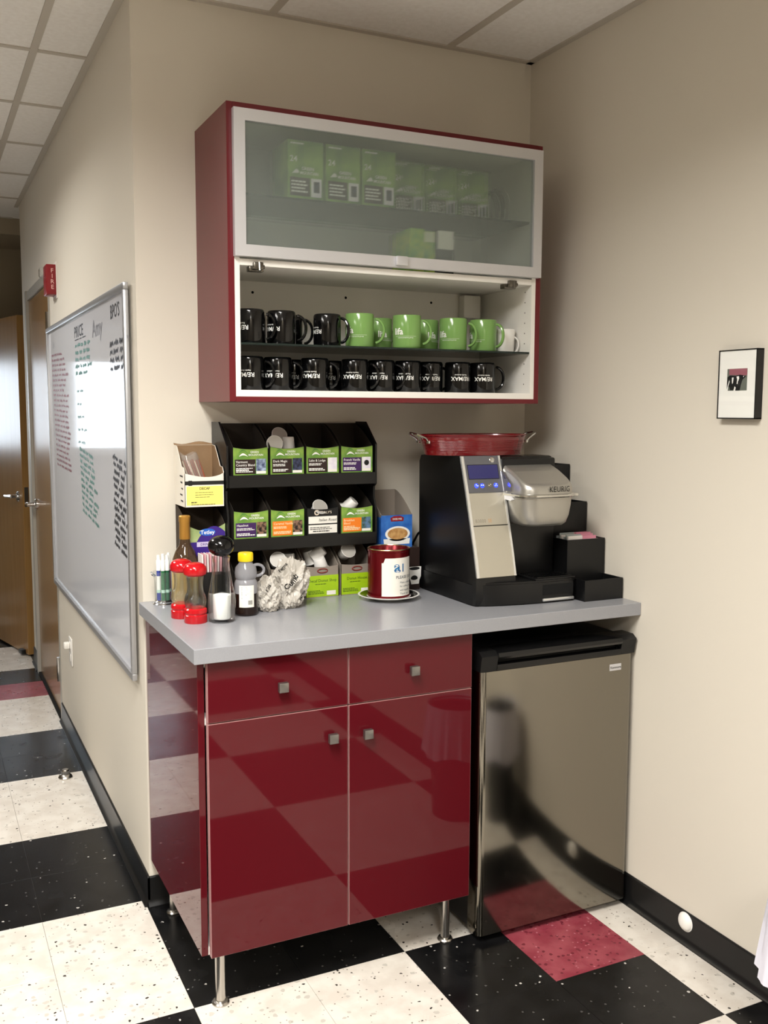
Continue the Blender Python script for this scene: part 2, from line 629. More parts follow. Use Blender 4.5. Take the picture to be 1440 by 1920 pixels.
# ---- baseboards (cove profile)
BH = 0.096
def cove(t=0.006, toe=0.018):
    return [(0, 0), (toe, 0), (toe, 0.004), (t + 0.003, 0.012), (t, 0.022), (t, BH - 0.004), (t - 0.003, BH), (0, BH)]
obj('baseboard_left', MB().prism([(-a, z) for a, z in cove()], 'y', -0.006, 1.985), m_base, kind='structure')
obj('baseboard_back', MB().prism([(-a, z) for a, z in cove()], 'x', -0.006, RX), m_base, kind='structure')
obj('baseboard_right', MB().prism([(RX - a, z) for a, z in cove()], 'y', YF, -0.018), m_base, kind='structure')
mb = MB().prism([(-a, z) for a, z in cove()], 'y', 3.012, 3.24)
obj('baseboard_hall', mb, m_base, kind='structure')

# ---- door 1 (closed wood door in the left wall)
m_wood = M('varnished_wood', '9A7648', 0.22, spec=0.5, vary=(3, 0.4, '8A6638'))
nt = m_wood.node_tree
tc = nt.nodes['Texture Coordinate'].outputs['Object']
mp = nt.nodes.new('ShaderNodeMapping')
mp.inputs['Scale'].default_value = (14, 14, 0.7)
nt.links.new(tc, mp.inputs['Vector'])
nt.links.new(mp.outputs[0], nt.nodes['Noise Texture'].inputs['Vector'])
m_jamb = M('grey_door_frame', 'A6A299', 0.4)
def lever(parent, c, sx, sy):
    """chrome lever set: rose + neck + arm. c on the door face, sx = outward x, sy = arm direction along y"""
    mbx = MB()
    prof = [(0.0, 0), (.032, 0), (.032, .006), (.026, .012), (0.012, .014), (0.012, .05), (0, .05)]
    mbx.lathe(prof, seg=20)
    mbx.tri(Matrix.Translation(c) @ Matrix.Rotation(R(90) * sx, 4, 'Y'))
    x = c[0] + sx * .045
    mbx.tube([(x, c[1], c[2]), (x, c[1] + sy * .03, c[2]), (x + sx * .004, c[1] + sy * .09, c[2] - .003), (x, c[1] + sy * .125, c[2] - .002)], [.011, .011, .009, .007], seg=8)
    return obj('lever_handle', mbx, m_chrome, parent)
d1 = thing('door_1', None, None, (0.03, 2.5, 0), kind='structure')
obj('door_leaf', MB().box(0.004, 0.046, D0 + .004, D1 - .012, 0.012, DH - .012, bev=.002, seg=1), m_wood, d1)
mb = MB()
mb.box(-.003, .14, D0 - .045, D0 + .003, 0, DH + .045).box(-.012, .14, D1 - .008, D1 + .045, 0, DH + .045).box(-.005, .14, D0 + .003, D1 - .008, DH - .008, DH + .04)
obj('door_frame', mb, m_jamb, d1)
for z in (0.25, 1.12, 1.94):
    obj('hinge', MB().tube([(-.006, D0 + .012, z - .06), (-.006, D0 + .012, z + .06)], .0095, seg=10).box(.001, .005, D0 + .012, D0 + .05, z - .05, z + .05), m_chrome, d1)
lever(d1, (0.004, D1 - .085, 1.0), -1, 1)
obj('door_gap_shade', MB().box(-.01, .14, D0 + .01, D1 - .01, 0, .01), m_hole, d1)  # dark strip painted in for the shade of the gap under the door

# ---- door 2 (ajar wood door at the hall end)
d2 = thing('door_2', None, None, (-0.21, 4.24, 0), kind='structure')
mb = MB().box(-.022, .022, -.90, 0, .012, 2.10, bev=.002, seg=1)
a2 = math.atan2(0.148, 0.62) * -1
m4 = Matrix.Translation((-0.215, 4.255, 0)) @ Matrix.Rotation(R(13.6), 4, 'Z')
obj('door_leaf', mb.tri(m4), m_wood, d2)
lv = MB().lathe([(0, 0), (.032, 0), (.032, .006), (.026, .012), (.012, .014), (.012, .05), (0, .05)], seg=20)
lv.tri(Matrix.Translation((-.022, -.83, 1.0)) @ Matrix.Rotation(R(-90), 4, 'Y'))
lv.tube([(-.067, -.83, 1.0), (-.067, -.80, 1.0), (-.071, -.74, .997), (-.067, -.70, .998)], [.011, .011, .009, .007], seg=8)
obj('lever_handle', lv.tri(m4), m_chrome, d2)
obj('latch_plate', MB().box(-.012, .012, -.9015, -.899, .94, 1.06).tri(m4), m_steel_leg, d2)
obj('door_frame', MB().box(E1 - .01, E1 + .04, YE - .014, YE + .13, 0, EH + .04).box(E0 - .04, E0 + .01, YE - .014, YE + .13, 0, EH + .04).box(E0, E1, YE - .014, YE + .13, EH, EH + .04), m_jamb, d2)
obj('door_stop_foot', MB().box(-.05, -.022, -.86, -.80, .012, .04, bev=.004).tri(m4), m_black, d2)

# ---- ceiling light fixtures (recessed troffers)
m_diff = M('troffer_diffuser', 'FFFFFF', 0.6, emit='FFF4E2', es=2.2)
NAMES_T = ['above the floor in front of the counter', 'over the left half of the room', 'nearest the front wall', 'over the hall beside the whiteboard']
for k, (tx, ty) in enumerate(TROFFERS):
    t = thing('ceiling_light', 'long recessed white fluorescent ceiling light ' + NAMES_T[k], 'ceiling light', (tx, ty, H), 'recessed ceiling lights')
    fb = MB()
    hx, hy = B / 2, B
    for (a, b_, c, d) in ((-hx, hx, -hy, -hy + .035), (-hx, hx, hy - .035, hy), (-hx, -hx + .035, -hy, hy), (hx - .035, hx, -hy, hy)):
        fb.box(tx + a, tx + b_, ty + c, ty + d, H - .004, H + .01)
    obj('frame', fb, m_white, t)
    obj('diffuser', MB().box(tx - hx + .03, tx + hx - .03, ty - hy + .03, ty + hy - .03, H + .004, H + .01), m_diff, t)
    ld = bpy.data.lights.new('tube_light', 'AREA')
    ld.shape = 'RECTANGLE'
    ld.size, ld.size_y = 0.5, 1.1
    ld.energy = TROFFER_W * (0.38 if k == 3 else 1.0)
    ld.color = TROFFER_COL
    ld.spread = R(TROFFER_SPREAD)
    lo = bpy.data.objects.new('tube_light', ld)
    COL.objects.link(lo)
    lo.parent = t
    lo.location = (0, 0, 0.002)

# =================================================================== BASE CABINET
bc = thing('base_cabinet', 'glossy red two-door base cabinet on steel legs under the grey counter', 'cabinet', (0.40, -0.31, 0))
CB, CTOP = 0.153, CT - 0.0381
obj('side_panel', MB().box(.004, .021, -.602, -.008, CB, CTOP, bev=.0008, seg=1), m_redgloss, bc)
obj('side_panel', MB().box(.763, .780, -.602, -.008, CB, CTOP), m_redpanel, bc)
obj('carcass', MB().box(.021, .763, -.60, -.008, CB, CB + .018).box(.021, .763, -.02, -.008, CB, CTOP).box(.3935, .4115, -.598, -.02, CB, CTOP)
    .box(.021, .763, -.598, -.55, CTOP - .02, CTOP).box(.021, .763, -.598, -.55, .755, .772), m_white, bc)
FY = -.6219
def front(name, x0, x1, z0, z1, kx, kz):
    mb = MB().box(x0, x1, FY + .0012, FY + .019, z0, z1, mi=1).box(x0 + .0011, x1 - .0011, FY, FY + .0014, z0 + .0011, z1 - .0011, mi=0)
    p = obj(name, mb, [m_redgloss, m_edge], bc)
    kb = MB().box(kx - .0125, kx + .0125, FY - .022, FY - .008, kz - .0125, kz + .0125, bev=.0012, seg=2)
    kb.lathe([(0, 0), (.006, 0), (.006, .009), (0, .009)], seg=12)
    kb.v[-26:] = [Matrix.Translation((kx, FY, kz)) @ Matrix.Rotation(R(90), 4, 'X') @ v for v in kb.v[-26:]]
    obj('knob', kb, m_knob, p)
front('drawer', .0242, .4001, .7655, CTOP - .003, .216, .838)
front('drawer', .4037, .7785, .7655, CTOP - .003, .591, .838)
front('door', .0242, .4001, CB, .7620, .353, .684)
front('door', .4037, .7785, CB, .7620, .453, .682)
for (x, y) in ((.058, -.577), (.735, -.562), (.058, -.07), (.735, -.07)):
    obj('leg', MB().lathe([(0, .0), (.022, 0), (.023, .004), (.020, .008), (.0135, .010), (.0135, CB), (0, CB)], x, y, 0, seg=20), m_steel_leg, bc)

# =================================================================== COUNTERTOP
obj('countertop', MB().box(-.0129, RX - .001, -.6427, -.0005, CTOP, CT, bev=.0012, seg=1), m_counter, loc=(.67, -.32, CTOP),
    label='long grey laminate countertop spanning the red cabinet and the fridge', cat='countertop')

# =================================================================== MINI FRIDGE
m_fsteel = M('brushed_stainless', '8A857B', 0.115, metal=1.0, aniso=0.35, bump=None)
fr = thing('mini_fridge', 'stainless steel mini fridge with black top handle under the counter', 'fridge', (1.08, -.34, 0))
fx0, fx1, fy = .8065, 1.3465, -.628
obj('body', MB().box(fx0 + .004, fx1 - .002, fy + .065, -.06, .022, .853, bev=.004), m_black, fr)
def fdoor(u, v):
    a = (u - .5) * 2
    x = fx0 + (fx1 - fx0) * u
    y = fy + .012 * (abs(a) ** 6) * (1.0)
    return (x, y, .021 + (.8035 - .021) * v)
mb = MB()
pl = [(fx0 + .0, fy + .06), (fx0, fy + .016), (fx0 + .003, fy + .007), (fx0 + .009, fy + .002), (fx0 + .018, fy), (fx1 - .018, fy), (fx1 - .009, fy + .002), (fx1 - .003, fy + .007), (fx1, fy + .016), (fx1, fy + .06)]
mb.prism(pl, 'z', .021, .8035)
obj('door', mb, m_fsteel, fr)
# black moulded top cap with a long grip groove
hp = [(fy + .06, .8045), (fy + .0, .8045), (fy - .003, .812), (fy - .003, .822), (fy + .012, .826), (fy + .016, .834), (fy - .006, .838), (fy - .012, .846), (fy - .008, .857), (fy + .01, .862), (fy + .06, .862)]
obj('door_handle', MB().prism(hp, 'x', fx0 + .05, fx1 - .05), m_blackgloss, fr)
hp2 = [(fy + .06, .8045), (fy, .8045), (fy - .004, .83), (fy - .009, .85), (fy + .008, .862), (fy + .06, .862)]
obj('handle_end', MB().prism(hp2, 'x', fx0 - .004, fx0 + .05), m_black, fr)
obj('handle_end', MB().prism(hp2, 'x', fx1 - .05, fx1 + .003), m_black, fr)
obj('kick_gasket', MB().box(fx0 + .01, fx1 - .01, fy + .06, fy + .068, .03, .80), m_hole, fr)
bd = obj('badge', MB().box(1.257, 1.300, fy - .0015, fy + .001, .757, .777, bev=.0007, seg=1), m_alu, fr, label='small silver name badge')
obj('lettering', MB().text('Kenmore', .0105, XZ(1.2785, fy - .0018, .7635), align='CENTER', off=.01), m_inkblack, bd)
for (x, y) in ((fx0 + .05, fy + .09), (fx1 - .05, fy + .09), (fx0 + .05, -.1), (fx1 - .05, -.1)):
    obj('foot', MB().lathe([(0, 0), (.016, 0), (.016, .012), (.008, .014), (.008, .024), (0, .024)], x, y, 0, seg=14), m_black, fr)

# =================================================================== WALL CABINET
wc = thing('wall_cabinet', 'red wall cabinet with frosted glass flap above an open mug shelf', 'cabinet', (.687, -.16, 1.5586))
ux0, ux1, uz0, uz1, uy = .1812, 1.1920, 1.5586, 2.3500, -.3208
obj('side_panel', MB().box(ux0, ux0 + .018, uy, -.001, uz0, uz1, bev=.0008, seg=1), m_redpanel, wc)
obj('side_panel', MB().box(ux1 - .018, ux1, uy, -.001, uz0, uz1, bev=.0008, seg=1), m_redpanel, wc)
obj('top_panel', MB().box(ux0 + .018, ux1 - .018, uy, -.001, uz1 - .015, uz1), m_redpanel, wc)
obj('bottom_panel', MB().box(ux0 + .018, ux1 - .018, uy, -.001, uz0, uz0 + .014), m_redpanel, wc)
ix0, ix1 = ux0 + .018, ux1 - .018
obj('carcass', MB().box(ix0, ix0 + .0145, uy + .0004, -.004, uz0 + .014, uz1 - .015).box(ix1 - .0145, ix1, uy + .0004, -.004, uz0 + .014, uz1 - .015)
    .box(ix0 + .0145, ix1 - .0145, uy + .0004, -.004, uz0 + .014, uz0 + .032).box(ix0 + .0145, ix1 - .0145, uy + .0004, -.004, uz1 - .033, uz1 - .015)
    .box(ix0 + .0145, ix1 - .0145, -.012, -.004, uz0 + .032, uz1 - .033), m_white, wc)
obj('divider', MB().box(ix0 + .0145, ix1 - .0145, uy + .0002, -.012, 1.926, 1.944, bev=.001, seg=1), m_white, wc)
SZ = 1.720
obj('glass_shelf', MB().box(ix0 + .016, ix1 - .016, uy + .004, -.014, SZ - .006, SZ, bev=.0008, seg=1), m_shelfglass, wc, label='dark green glass shelf')
obj('glass_shelf', MB().box(ix0 + .016, ix1 - .016, uy + .014, -.014, 2.115, 2.121), m_shelfglass, wc, label='glass shelf behind the frosted flap')
ph = MB()
for z in [1.62 + .032 * k for k in range(10)]:
    for y in (uy + .035,):
        ph.lathe([(0, 0), (.0022, 0)], seg=8)
        ph.v[-9:] = [Matrix.Translation((ix1 - .0148, y, z)) @ Matrix.Rotation(R(-90), 4, 'Y') @ v for v in ph.v[-9:]]
for x in (.35, .66, .97):
    ph.lathe([(0, 0), (.0042, 0)], seg=10)
    ph.v[-11:] = [Matrix.Translation((x, -.0125, 1.893)) @ Matrix.Rotation(R(90), 4, 'X') @ v for v in ph.v[-11:]]
obj('pin_holes', ph, m_hole, wc, kind='stuff')
obj('hanging_bracket', MB().box(1.075, 1.14, -.05, -.013, 1.845, 1.92, bev=.004), m_white, wc)
# frosted flap
fx, fX, fz, fZ = .1955, 1.1800, 1.9475, 2.3310
fl = obj('flap_door', MB().prism([(fx, fz), (fX, fz), (fX - .031, fz + .031), (fx + .031, fz + .031)], 'y', uy - .021, uy - .0015)
         .prism([(fx, fZ), (fx + .031, fZ - .031), (fX - .031, fZ - .031), (fX, fZ)], 'y', uy - .021, uy - .0015)
         .prism([(fx, fz), (fx + .031, fz + .031), (fx + .031, fZ - .031), (fx, fZ)], 'y', uy - .021, uy - .0015)
         .prism([(fX, fz), (fX, fZ), (fX - .031, fZ - .031), (fX - .031, fz + .031)], 'y', uy - .021, uy - .0015), m_alu, wc, label='aluminium framed flap door')
obj('pane', MB().box(fx + .029, fX - .029, uy - .014, uy - .010, fz + .029, fZ - .029), m_frost, fl, label='frosted glass pane')
obj('flap_handle', MB().box(.672, .709, uy - .034, uy - .021, fz + .004, fz + .031, bev=.003), m_alu, fl)
for x in (.262, 1.082):
    hb = MB().box(x - .02, x + .022, uy + .004, uy + .03, 1.912, 1.926, bev=.002).box(x - .012, x + .016, uy - .012, uy + .006, 1.915, 1.936, bev=.003)
    hb.tube([(x - .016, uy - .006, 1.92), (x + .02, uy - .006, 1.924)], .005, seg=8).tube([(x + .004, uy - .014, 1.912), (x + .004, uy - .010, 1.935)], .004, seg=8)
    obj('hinge', hb, M('hinge_steel', '77736C', .3, metal=1.0), wc)

# ---- mugs
def mug_mesh(r=.0405, h=.095, inv=False):
    prof = [(0, .004), (r - .006, .004), (r - .004, 0), (r - .0015, .002), (r, .007), (r, h - .003), (r - .0012, h), (r - .003, h - .001), (r - .0036, h - .006), (r - .0036, .010), (r - .008, .006), (0, .006)]
    mb = MB().lathe(prof, seg=36)
    return mb
def handle_mesh(r=.0405, h=.095, sgn=1):
    P = []
    for k in range(15):
        a = R(-78 + 156 * k / 14)
        P.append((sgn * (r - .006 + (.036 * math.cos(a) ** 0.7)), 0, h * .5 + .036 * math.sin(a)))
    return MB().tube(P, .0062, seg=10, flat=.72)
def cyl(r, th0, z0, sgn=1):
    return lambda x, y: Vector((r * math.cos(th0 + sgn * x / r), r * math.sin(th0 + sgn * x / r), z0 + sgn * y))
m_mugblack = M('black_glaze', '0A0A0B', 0.09, spec=0.6)
m_muggreen = M('green_glaze', '7BA45C', 0.12, spec=0.5)
m_mugwhite = M('white_glaze', 'F0EEEA', 0.12)
FLIP = Matrix.Translation((0, 0, .095)) @ Matrix.Rotation(math.pi, 4, 'Y')
def make_black(text_deg, name='mug'):
    t = thing('mug', 'x', 'mug', (0, 0, 0))
    b_ = mug_mesh().tri(FLIP)
    obj('body', b_, m_mugblack, t)
    obj('handle', handle_mesh(), m_mugblack, t)
    L = MB()
    # printed on the upright mug, so it reads upside down here
    L.text('RE/MAX', .0172, cyl(.0409, R(text_deg), .049, -1), align='CENTER', off=.012, sx=1.0)
    L.text('North Andover', .0062, cyl(.0409, R(text_deg), .0570, -1), align='CENTER', off=.01)
    obj('lettering', L, m_inkwhite, t, recalc=False)
    return t
black_a = make_black(-128)
black_b = make_black(-100)
black_c = make_black(-168)
used = {}
def place(proto, loc, rot, label, group):
    if proto not in used:
        used[proto] = 1
        proto.location = loc
        proto.rotation_euler = (0, 0, rot)
        proto['label'] = label
        o = proto
    else:
        o = copy_tree(proto, loc, rot, label)
    o['group'] = group
    return o
GM = 'mugs on the glass shelf'
for (x, y, rot, lab) in [
    (.262, -.255, -28, 'black mug turned upside down at the left end of the glass shelf, front row'),
    (.357, -.250, -30, 'black mug upside down, second from the left at the front of the glass shelf'),
    (.508, -.225, -50, 'black mug turned upside down on the glass shelf just left of the green mugs'),
    (.310, -.125, -30, 'black mug at the back of the glass shelf, leftmost of its row'),
    (.420, -.140, -30, 'black mug at the back of the glass shelf, between two front black mugs'),
]:
    place(black_a, (x, y, SZ), R(rot), lab, GM)
FZ = uz0 + .032
GL = 'mugs on the cabinet floor'
words = ['first', 'second', 'third', 'fourth', 'fifth', 'sixth', 'seventh', 'eighth', 'ninth']
for k, (x, y, rot) in enumerate([(.262, -.245, -30), (.350, -.235, -30), (.460, -.245, -32), (.588, -.245, -26), (.680, -.235, -30), (.768, -.240, -34), (.857, -.215, 58), (.943, -.240, 62), (1.030, -.245, -14)]):
    place(black_c if k in (6, 7) else black_b, (x, y, FZ), R(rot), 'black upside-down mug on the cabinet floor, %s from the left in the front row' % words[k], GL)
for k, (x, y, rot) in enumerate([(.320, -.120, -30), (.440, -.125, -30), (.560, -.12, -30), (.685, -.12, -30), (.800, -.11, -30), (.905, -.11, -30)]):
    place(black_b, (x, y, FZ), R(rot), 'black upside-down mug on the cabinet floor, %s from the left in the back row' % words[k], GL)
def make_green():
    t = thing('mug', 'x', 'mug', (0, 0, 0))
    obj('body', mug_mesh(.0425, .099), m_muggreen, t)
    obj('handle', handle_mesh(.0425, .099), m_muggreen, t)
    L = MB()
    L.text('lifa', .027, cyl(.0429, R(-128), .041), align='CENTER', off=.02)
    L.text('________________', .0085, cyl(.0429, R(-98), .0365), align='CENTER', off=.004)
    L.text('natural property group', .0052, cyl(.0429, R(-98), .0300), align='CENTER')
    obj('lettering', L, m_inkwhite, t, recalc=False)
    return t
green = make_green()
for (x, y, rot, lab) in [
    (.606, -.240, -32, 'green mug with white print, leftmost green mug at the front of the glass shelf'),
    (.752, -.262, -24, 'green mug with white print standing nearest the front edge of the glass shelf'),
    (.925, -.240, -40, 'green mug with white print, third green one from the left on the front row'),
    (1.034, -.240, -62, 'green mug beside the small white cup on the glass shelf'),
    (.720, -.130, 30, 'green mug at the back of the glass shelf behind the first green handle'),
    (.875, -.150, 40, 'green mug at the back of the glass shelf behind the second green handle'),
]:
    place(green, (x, y, SZ), R(rot), lab, 'green mugs on the glass shelf')
cup = thing('cup', 'small white ceramic cup at the right end of the glass shelf', 'cup', (1.118, -.235, SZ))
cupm = MB().lathe([(0, .003), (.024, .003), (.026, 0), (.0295, .004), (.031, .03), (.033, .072), (.0318, .074), (.0303, .070), (.028, .02), (0, .006)], 1.118, -.235, SZ, seg=32)
obj('body', cupm, m_mugwhite, cup)
hb = handle_mesh(.032, .07).tri(Matrix.Translation((1.118, -.235, SZ)) @ Matrix.Rotation(R(-38), 4, 'Z') @ Matrix.Scale(.72, 4))
obj('handle', hb, m_mugwhite, cup)

# =================================================================== COFFEE CARTONS (open fronted, curved cut)
def M_grad(name, c1, c2, axis=0, scale=8, lo=.35, hi=.65):
    return M(name, c1, 0.4, vary=(scale, .16, c2))
m_leaf = M('printed_green', '90B04A', 0.4, vary=(22, .2, '3F7A33'))
m_leafdk = M('printed_green_dark', '5F9A3A', 0.4, vary=(25, .2, '2E6A34'))
m_brown = M('printed_brown', '2B1A18', 0.4)
m_purple = M('printed_purple', '3E1F58', 0.4)
m_orange = M('printed_orange', 'F0801F', 0.4)
m_lime = M('printed_lime', 'A9CC1E', 0.4, vary=(30, .3, '96BD18'))
m_photoA = M('printed_photo_blue', '27345A', 0.35, vary=(70, .15, 'A9BAD6'))
m_photoB = M('printed_photo_navy', '0D1020', 0.35, vary=(90, .12, '3A4262'))
m_photoC = M('printed_photo_pale', 'D9D2E2', 0.35, vary=(60, .2, 'F2F0F2'))
m_photoD = M('printed_photo_beans', '120D0B', 0.35, vary=(80, .08, '8C6C58'))
m_photoE = M('printed_photo_hills', '5E7FA8', 0.35, vary=(60, .12, '2F4A2E'))

def carton(t, w, d, hf, hb, mat, dip=.006, th=.0014, matin=None, tag_name='carton'):
    """open carton: low curved front, sides rising to the back. local coords, front face at y=0"""
    n = 10
    fp = [(0, 0), (w, 0)] + [(w - w * k / n, hf - dip * math.sin(math.pi * k / n)) for k in range(n + 1)]
    sp = [(0, 0), (d, 0), (d, hb)] + [(d - d * k / 8 * .98 - .0, hf + (hb - hf) * (1 - (k / 8) ** 1.5)) for k in range(1, 9)] + [(0, hf)]
    mb = MB().prism(fp, 'y', 0, th).prism([(y, z) for y, z in sp], 'x', 0, th).prism([(y, z) for y, z in sp], 'x', w - th, w)
    mb.box(th, w - th, d - th, d, 0, hb).box(th, w - th, th, d - th, 0, th)
    return obj(tag_name, mb, mat, t)
def lines(mb, x0, x1, z0, rows, h, gap, seed, y):
    rnd = random.Random(seed)
    for k in range(rows):
        z = z0 - k * (h + gap)
        x = x0
        xe = x0 + (x1 - x0) * rnd.uniform(.65, 1)
        while x < xe:
            l = rnd.uniform(.004, .011)
            mb.add([(x, y, z), (min(x + l, xe), y, z), (min(x + l, xe), y, z + h), (x, y, z + h)], [(0, 1, 2, 3)])
            x += l + .0012
def pod_box(label, panel, title, photo, dark=False, hf=.083, hb=.150):
    w_, d_ = .106, .140
    t = thing('coffee_pod_box', label, 'box', (0, 0, 0), 'open boxes of coffee pods on the rack')
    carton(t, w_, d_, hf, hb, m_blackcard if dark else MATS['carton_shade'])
    n = 10
    top = [(w_ - w_ * k / n, hf - .0008 - .006 * math.sin(math.pi * k / n)) for k in range(n + 1)]
    zc = .047
    obj('green_band', MB().prism([(0, 0), (w_, 0)] + top, 'y', -.0004, 0.0), m_leaf, t)
    ob = obj('title_panel', MB().box(.005, w_ * .64, -.0009, -.0004, .004, zc), panel, t)
    L = MB()
    rows = title.split('\n')
    for k, s_ in enumerate(rows):
        L.text(s_, .0098, XZ(.008, -.0012, zc - .0105 - k * .0095), off=.006)
    zt = zc - .0105 - len(rows) * .0095
    lines(L, .008, w_ * .6, zt + .002, 2, .0022, .0018, hash(title) % 97, -.0012)
    lines(L, .008, w_ * .6, .0135, 2, .0028, .0016, len(title), -.0012)
    obj('lettering', L, m_inkwhite if panel is not m_orange else M('cream_ink', 'FBE3B8', .5), ob, recalc=False)
    ph_ = obj('photo', MB().box(w_ * .66, w_ - .006, -.0009, -.0004, .012, zc + .001), photo, t)
    obj('photo_caption', MB().box(w_ * .66, w_ - .006, -.0009, -.0004, .004, .012), m_paper, t)
    G = MB()
    G.text('GREEN', .0085, XZ(.052, -.0008, .0655), off=.012)
    G.text('MOUNTAIN', .0085, XZ(.046, -.0008, .0570), off=.012)
    # leaf-like swoosh mark
    sw = [(.018 + .026 * k / 8, .0565 + .0105 * math.sin(math.pi * k / 8) * (1 - .35 * k / 8)) for k in range(9)]
    sw2 = [(.018 + .026 * k / 8, .0555 + .0035 * math.sin(math.pi * k / 8)) for k in range(8, -1, -1)]
    G.add([(x, -.0008, z) for x, z in sw + sw2], [tuple(range(18))])
    obj('brand_mark', G, m_inkwhite, t, recalc=False)
    hl = MB()
    hl.add([(x, -.0007, z + .010) for x, z in sw] + [(x, -.0007, z + .0075) for x, z in sw[::-1]], [tuple(range(18))])
    obj('brand_hill', hl, m_leafdk, t, recalc=False)
    return t
M('carton_shade', '2A231C', 0.8)  # dark board colour stands in for the shade inside the boxes
RX0, RP = .238, .1145          # first box, pitch
RY = -.157
ROW1, ROW2, ROW3 = 1.344, 1.156, CT
row1 = [('coffee pod box with brown panel and blue photo at the top left of the rack', m_brown, 'Vermont\nCountry Blend', m_photoA),
        ('open coffee pod box with brown panel and navy photo, second on the top shelf', m_brown, 'Dark Magic', m_photoB),
        ('open coffee pod box with brown panel and pale photo, third on the top shelf', m_brown, 'Lake & Lodge', m_photoC),
        ('coffee pod box with purple panel and round cup photo, top right of the rack', m_purple, 'French Vanilla', m_photoC)]
row2 = [('open coffee pod box with purple panel at the left of the middle shelf', m_purple, 'Hazelnut', m_photoD),
        ('open coffee pod box with orange panel and dark beans photo on the middle shelf', m_orange, 'Caramel Vanilla', m_photoD),
        None,
        ('open coffee pod box with orange panel and landscape photo on the middle shelf', m_orange, 'Breakfast\nBlend', m_photoE)]
for k, (lab, pm, ti, pho) in enumerate(row1):
    t = pod_box(lab, pm, ti, pho)
    t.location = (RX0 + k * RP, RY, ROW1)
    if k == 3:
        dsk = MB().lathe([(0, 0), (.0085, 0)], seg=20)
        dsk.tri(Matrix.Translation((.0855, -.0011, .030)) @ Matrix.Rotation(R(90), 4, 'X'))
        obj('cup_print', dsk, m_inkblack, t, recalc=False)
for k, r_ in enumerate(row2):
    if r_ is None:
        continue
    t = pod_box(r_[0], r_[1], r_[2], r_[3], hb=.140)
    t.location = (RX0 + k * RP, RY, ROW2)
# black-and-white italian roast box
t = thing('coffee_pod_box', 'open black coffee pod box with two white label strips on the middle shelf', 'box', (0, 0, 0), 'open boxes of coffee pods on the rack')
carton(t, .106, .140, .083, .140, m_blackcard)
obj('title_panel', MB().box(.006, .100, -.0005, 0, .034, .056), m_paper, t)
obj('lower_panel', MB().box(.006, .100, -.0005, 0, .004, .030), m_paper, t)
L = MB().text('Italian Roast', .0120, XZ(.098, -.0009, .041), align='RIGHT', off=.004, shear=.25)
lines(L, .010, .085, .021, 2, .0022, .003, 5, -.0009)
lines(L, .020, .095, .009, 1, .003, .003, 8, -.0009)
obj('lettering', L, m_inkblack, t, recalc=False)
G = MB().lathe([(.0045, 0), (.0085, 0)], seg=24)
G.tri(Matrix.Translation((.033, -.0006, .068)) @ Matrix.Rotation(R(90), 4, 'X'))
G.text("TULLY'S", .0105, XZ(.045, -.0006, .0645), off=.012)
obj('brand_mark', G, M('beige_ink', 'D8CBB8', .5), t, recalc=False)
t.location = (RX0 + 2 * RP, RY, ROW2)
# bottom row: lime labelled boxes
def lime_box(lab, title):
    t = thing('coffee_pod_box', lab, 'box', (0, 0, 0), 'open boxes of coffee pods on the rack')
    carton(t, .108, .135, .098, .165, m_greycard, dip=.004)
    pn = obj('title_panel', MB().box(.001, .107, -.0005, 0, .002, .068), m_lime, t)
    L = MB().text(title, .0125, XZ(.054, -.0009, .048), align='CENTER', off=.006)
    lines(L, .030, .080, .040, 1, .002, .002, 3, -.0009)
    lines(L, .006, .06, .020, 3, .0022, .0022, 4, -.0009)
    obj('lettering', L, M('dark_green_ink', '45601A', .5), pn, recalc=False)
    obj('barcode', MB().box(.068, .098, -.0007, 0, .006, .019), m_paper, pn)
    em = MB()
    P = [(.054 + .0165 * math.cos(a), -.0006, .0825 + .0062 * math.sin(a)) for a in [2 * math.pi * k / 20 for k in range(20)]]
    em.tube(P, .0018, seg=6, closed=True)
    obj('emblem', em, M('maroon_ink', '7A2A22', .5), t)
    return t
t = lime_box('open grey pod box with lime green label beside the crumpled bag', 'Decaf Donut Shop'); t.location = (RX0 + 2 * RP - .003, RY, ROW3)
t = lime_box('open grey pod box with lime green label half hidden by the red tin', 'Donut House'); t.location = (RX0 + 3 * RP - .001, RY, ROW3)
t = thing('coffee_pod_box', 'open plain grey pod box behind the crumpled bag', 'box', (0, 0, 0), 'open boxes of coffee pods on the rack')
carton(t, .108, .135, .098, .165, m_greycard, dip=.004)
t.location = (RX0 + RP - .003, RY, ROW3)
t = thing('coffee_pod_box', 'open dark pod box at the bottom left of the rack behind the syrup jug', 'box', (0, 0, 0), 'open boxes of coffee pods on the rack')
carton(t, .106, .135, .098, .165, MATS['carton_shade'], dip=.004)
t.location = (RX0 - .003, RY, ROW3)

# ---- pods
def make_pod():
    t = thing('coffee_pod', 'x', 'coffee pod', (0, 0, 0))
    obj('cup', MB().lathe([(0, 0), (.0165, 0), (.018, .002), (.0215, .036), (.0215, .040), (.0250, .0405), (.0250, .0425), (0, .0425)], seg=24), m_podw, t)
    obj('lid', MB().lathe([(0, .0426), (.0235, .0426), (.0235, .0432), (0, .0432)], seg=24), m_podlid, t)
    return t
pod = make_pod()
def pods(box_x, z0, spots, label):
    for (dx, dy, dz, rx, ry) in spots:
        o = place(pod, (box_x + dx, RY + dy, z0 + dz), 0, label, 'loose coffee pods in the boxes')
        o.rotation_euler = (R(rx), R(ry), 0)
bx = lambda k: RX0 + k * RP
pods(bx(1), ROW1 + .045, [(.026, .060, .040, 78, -40)], 'coffee pod lying on its side at the left of the navy-photo box')
pods(bx(1), ROW1 + .045, [(.074, .050, .066, 180, 0)], 'upside-down coffee pod standing at the right of the navy-photo box')
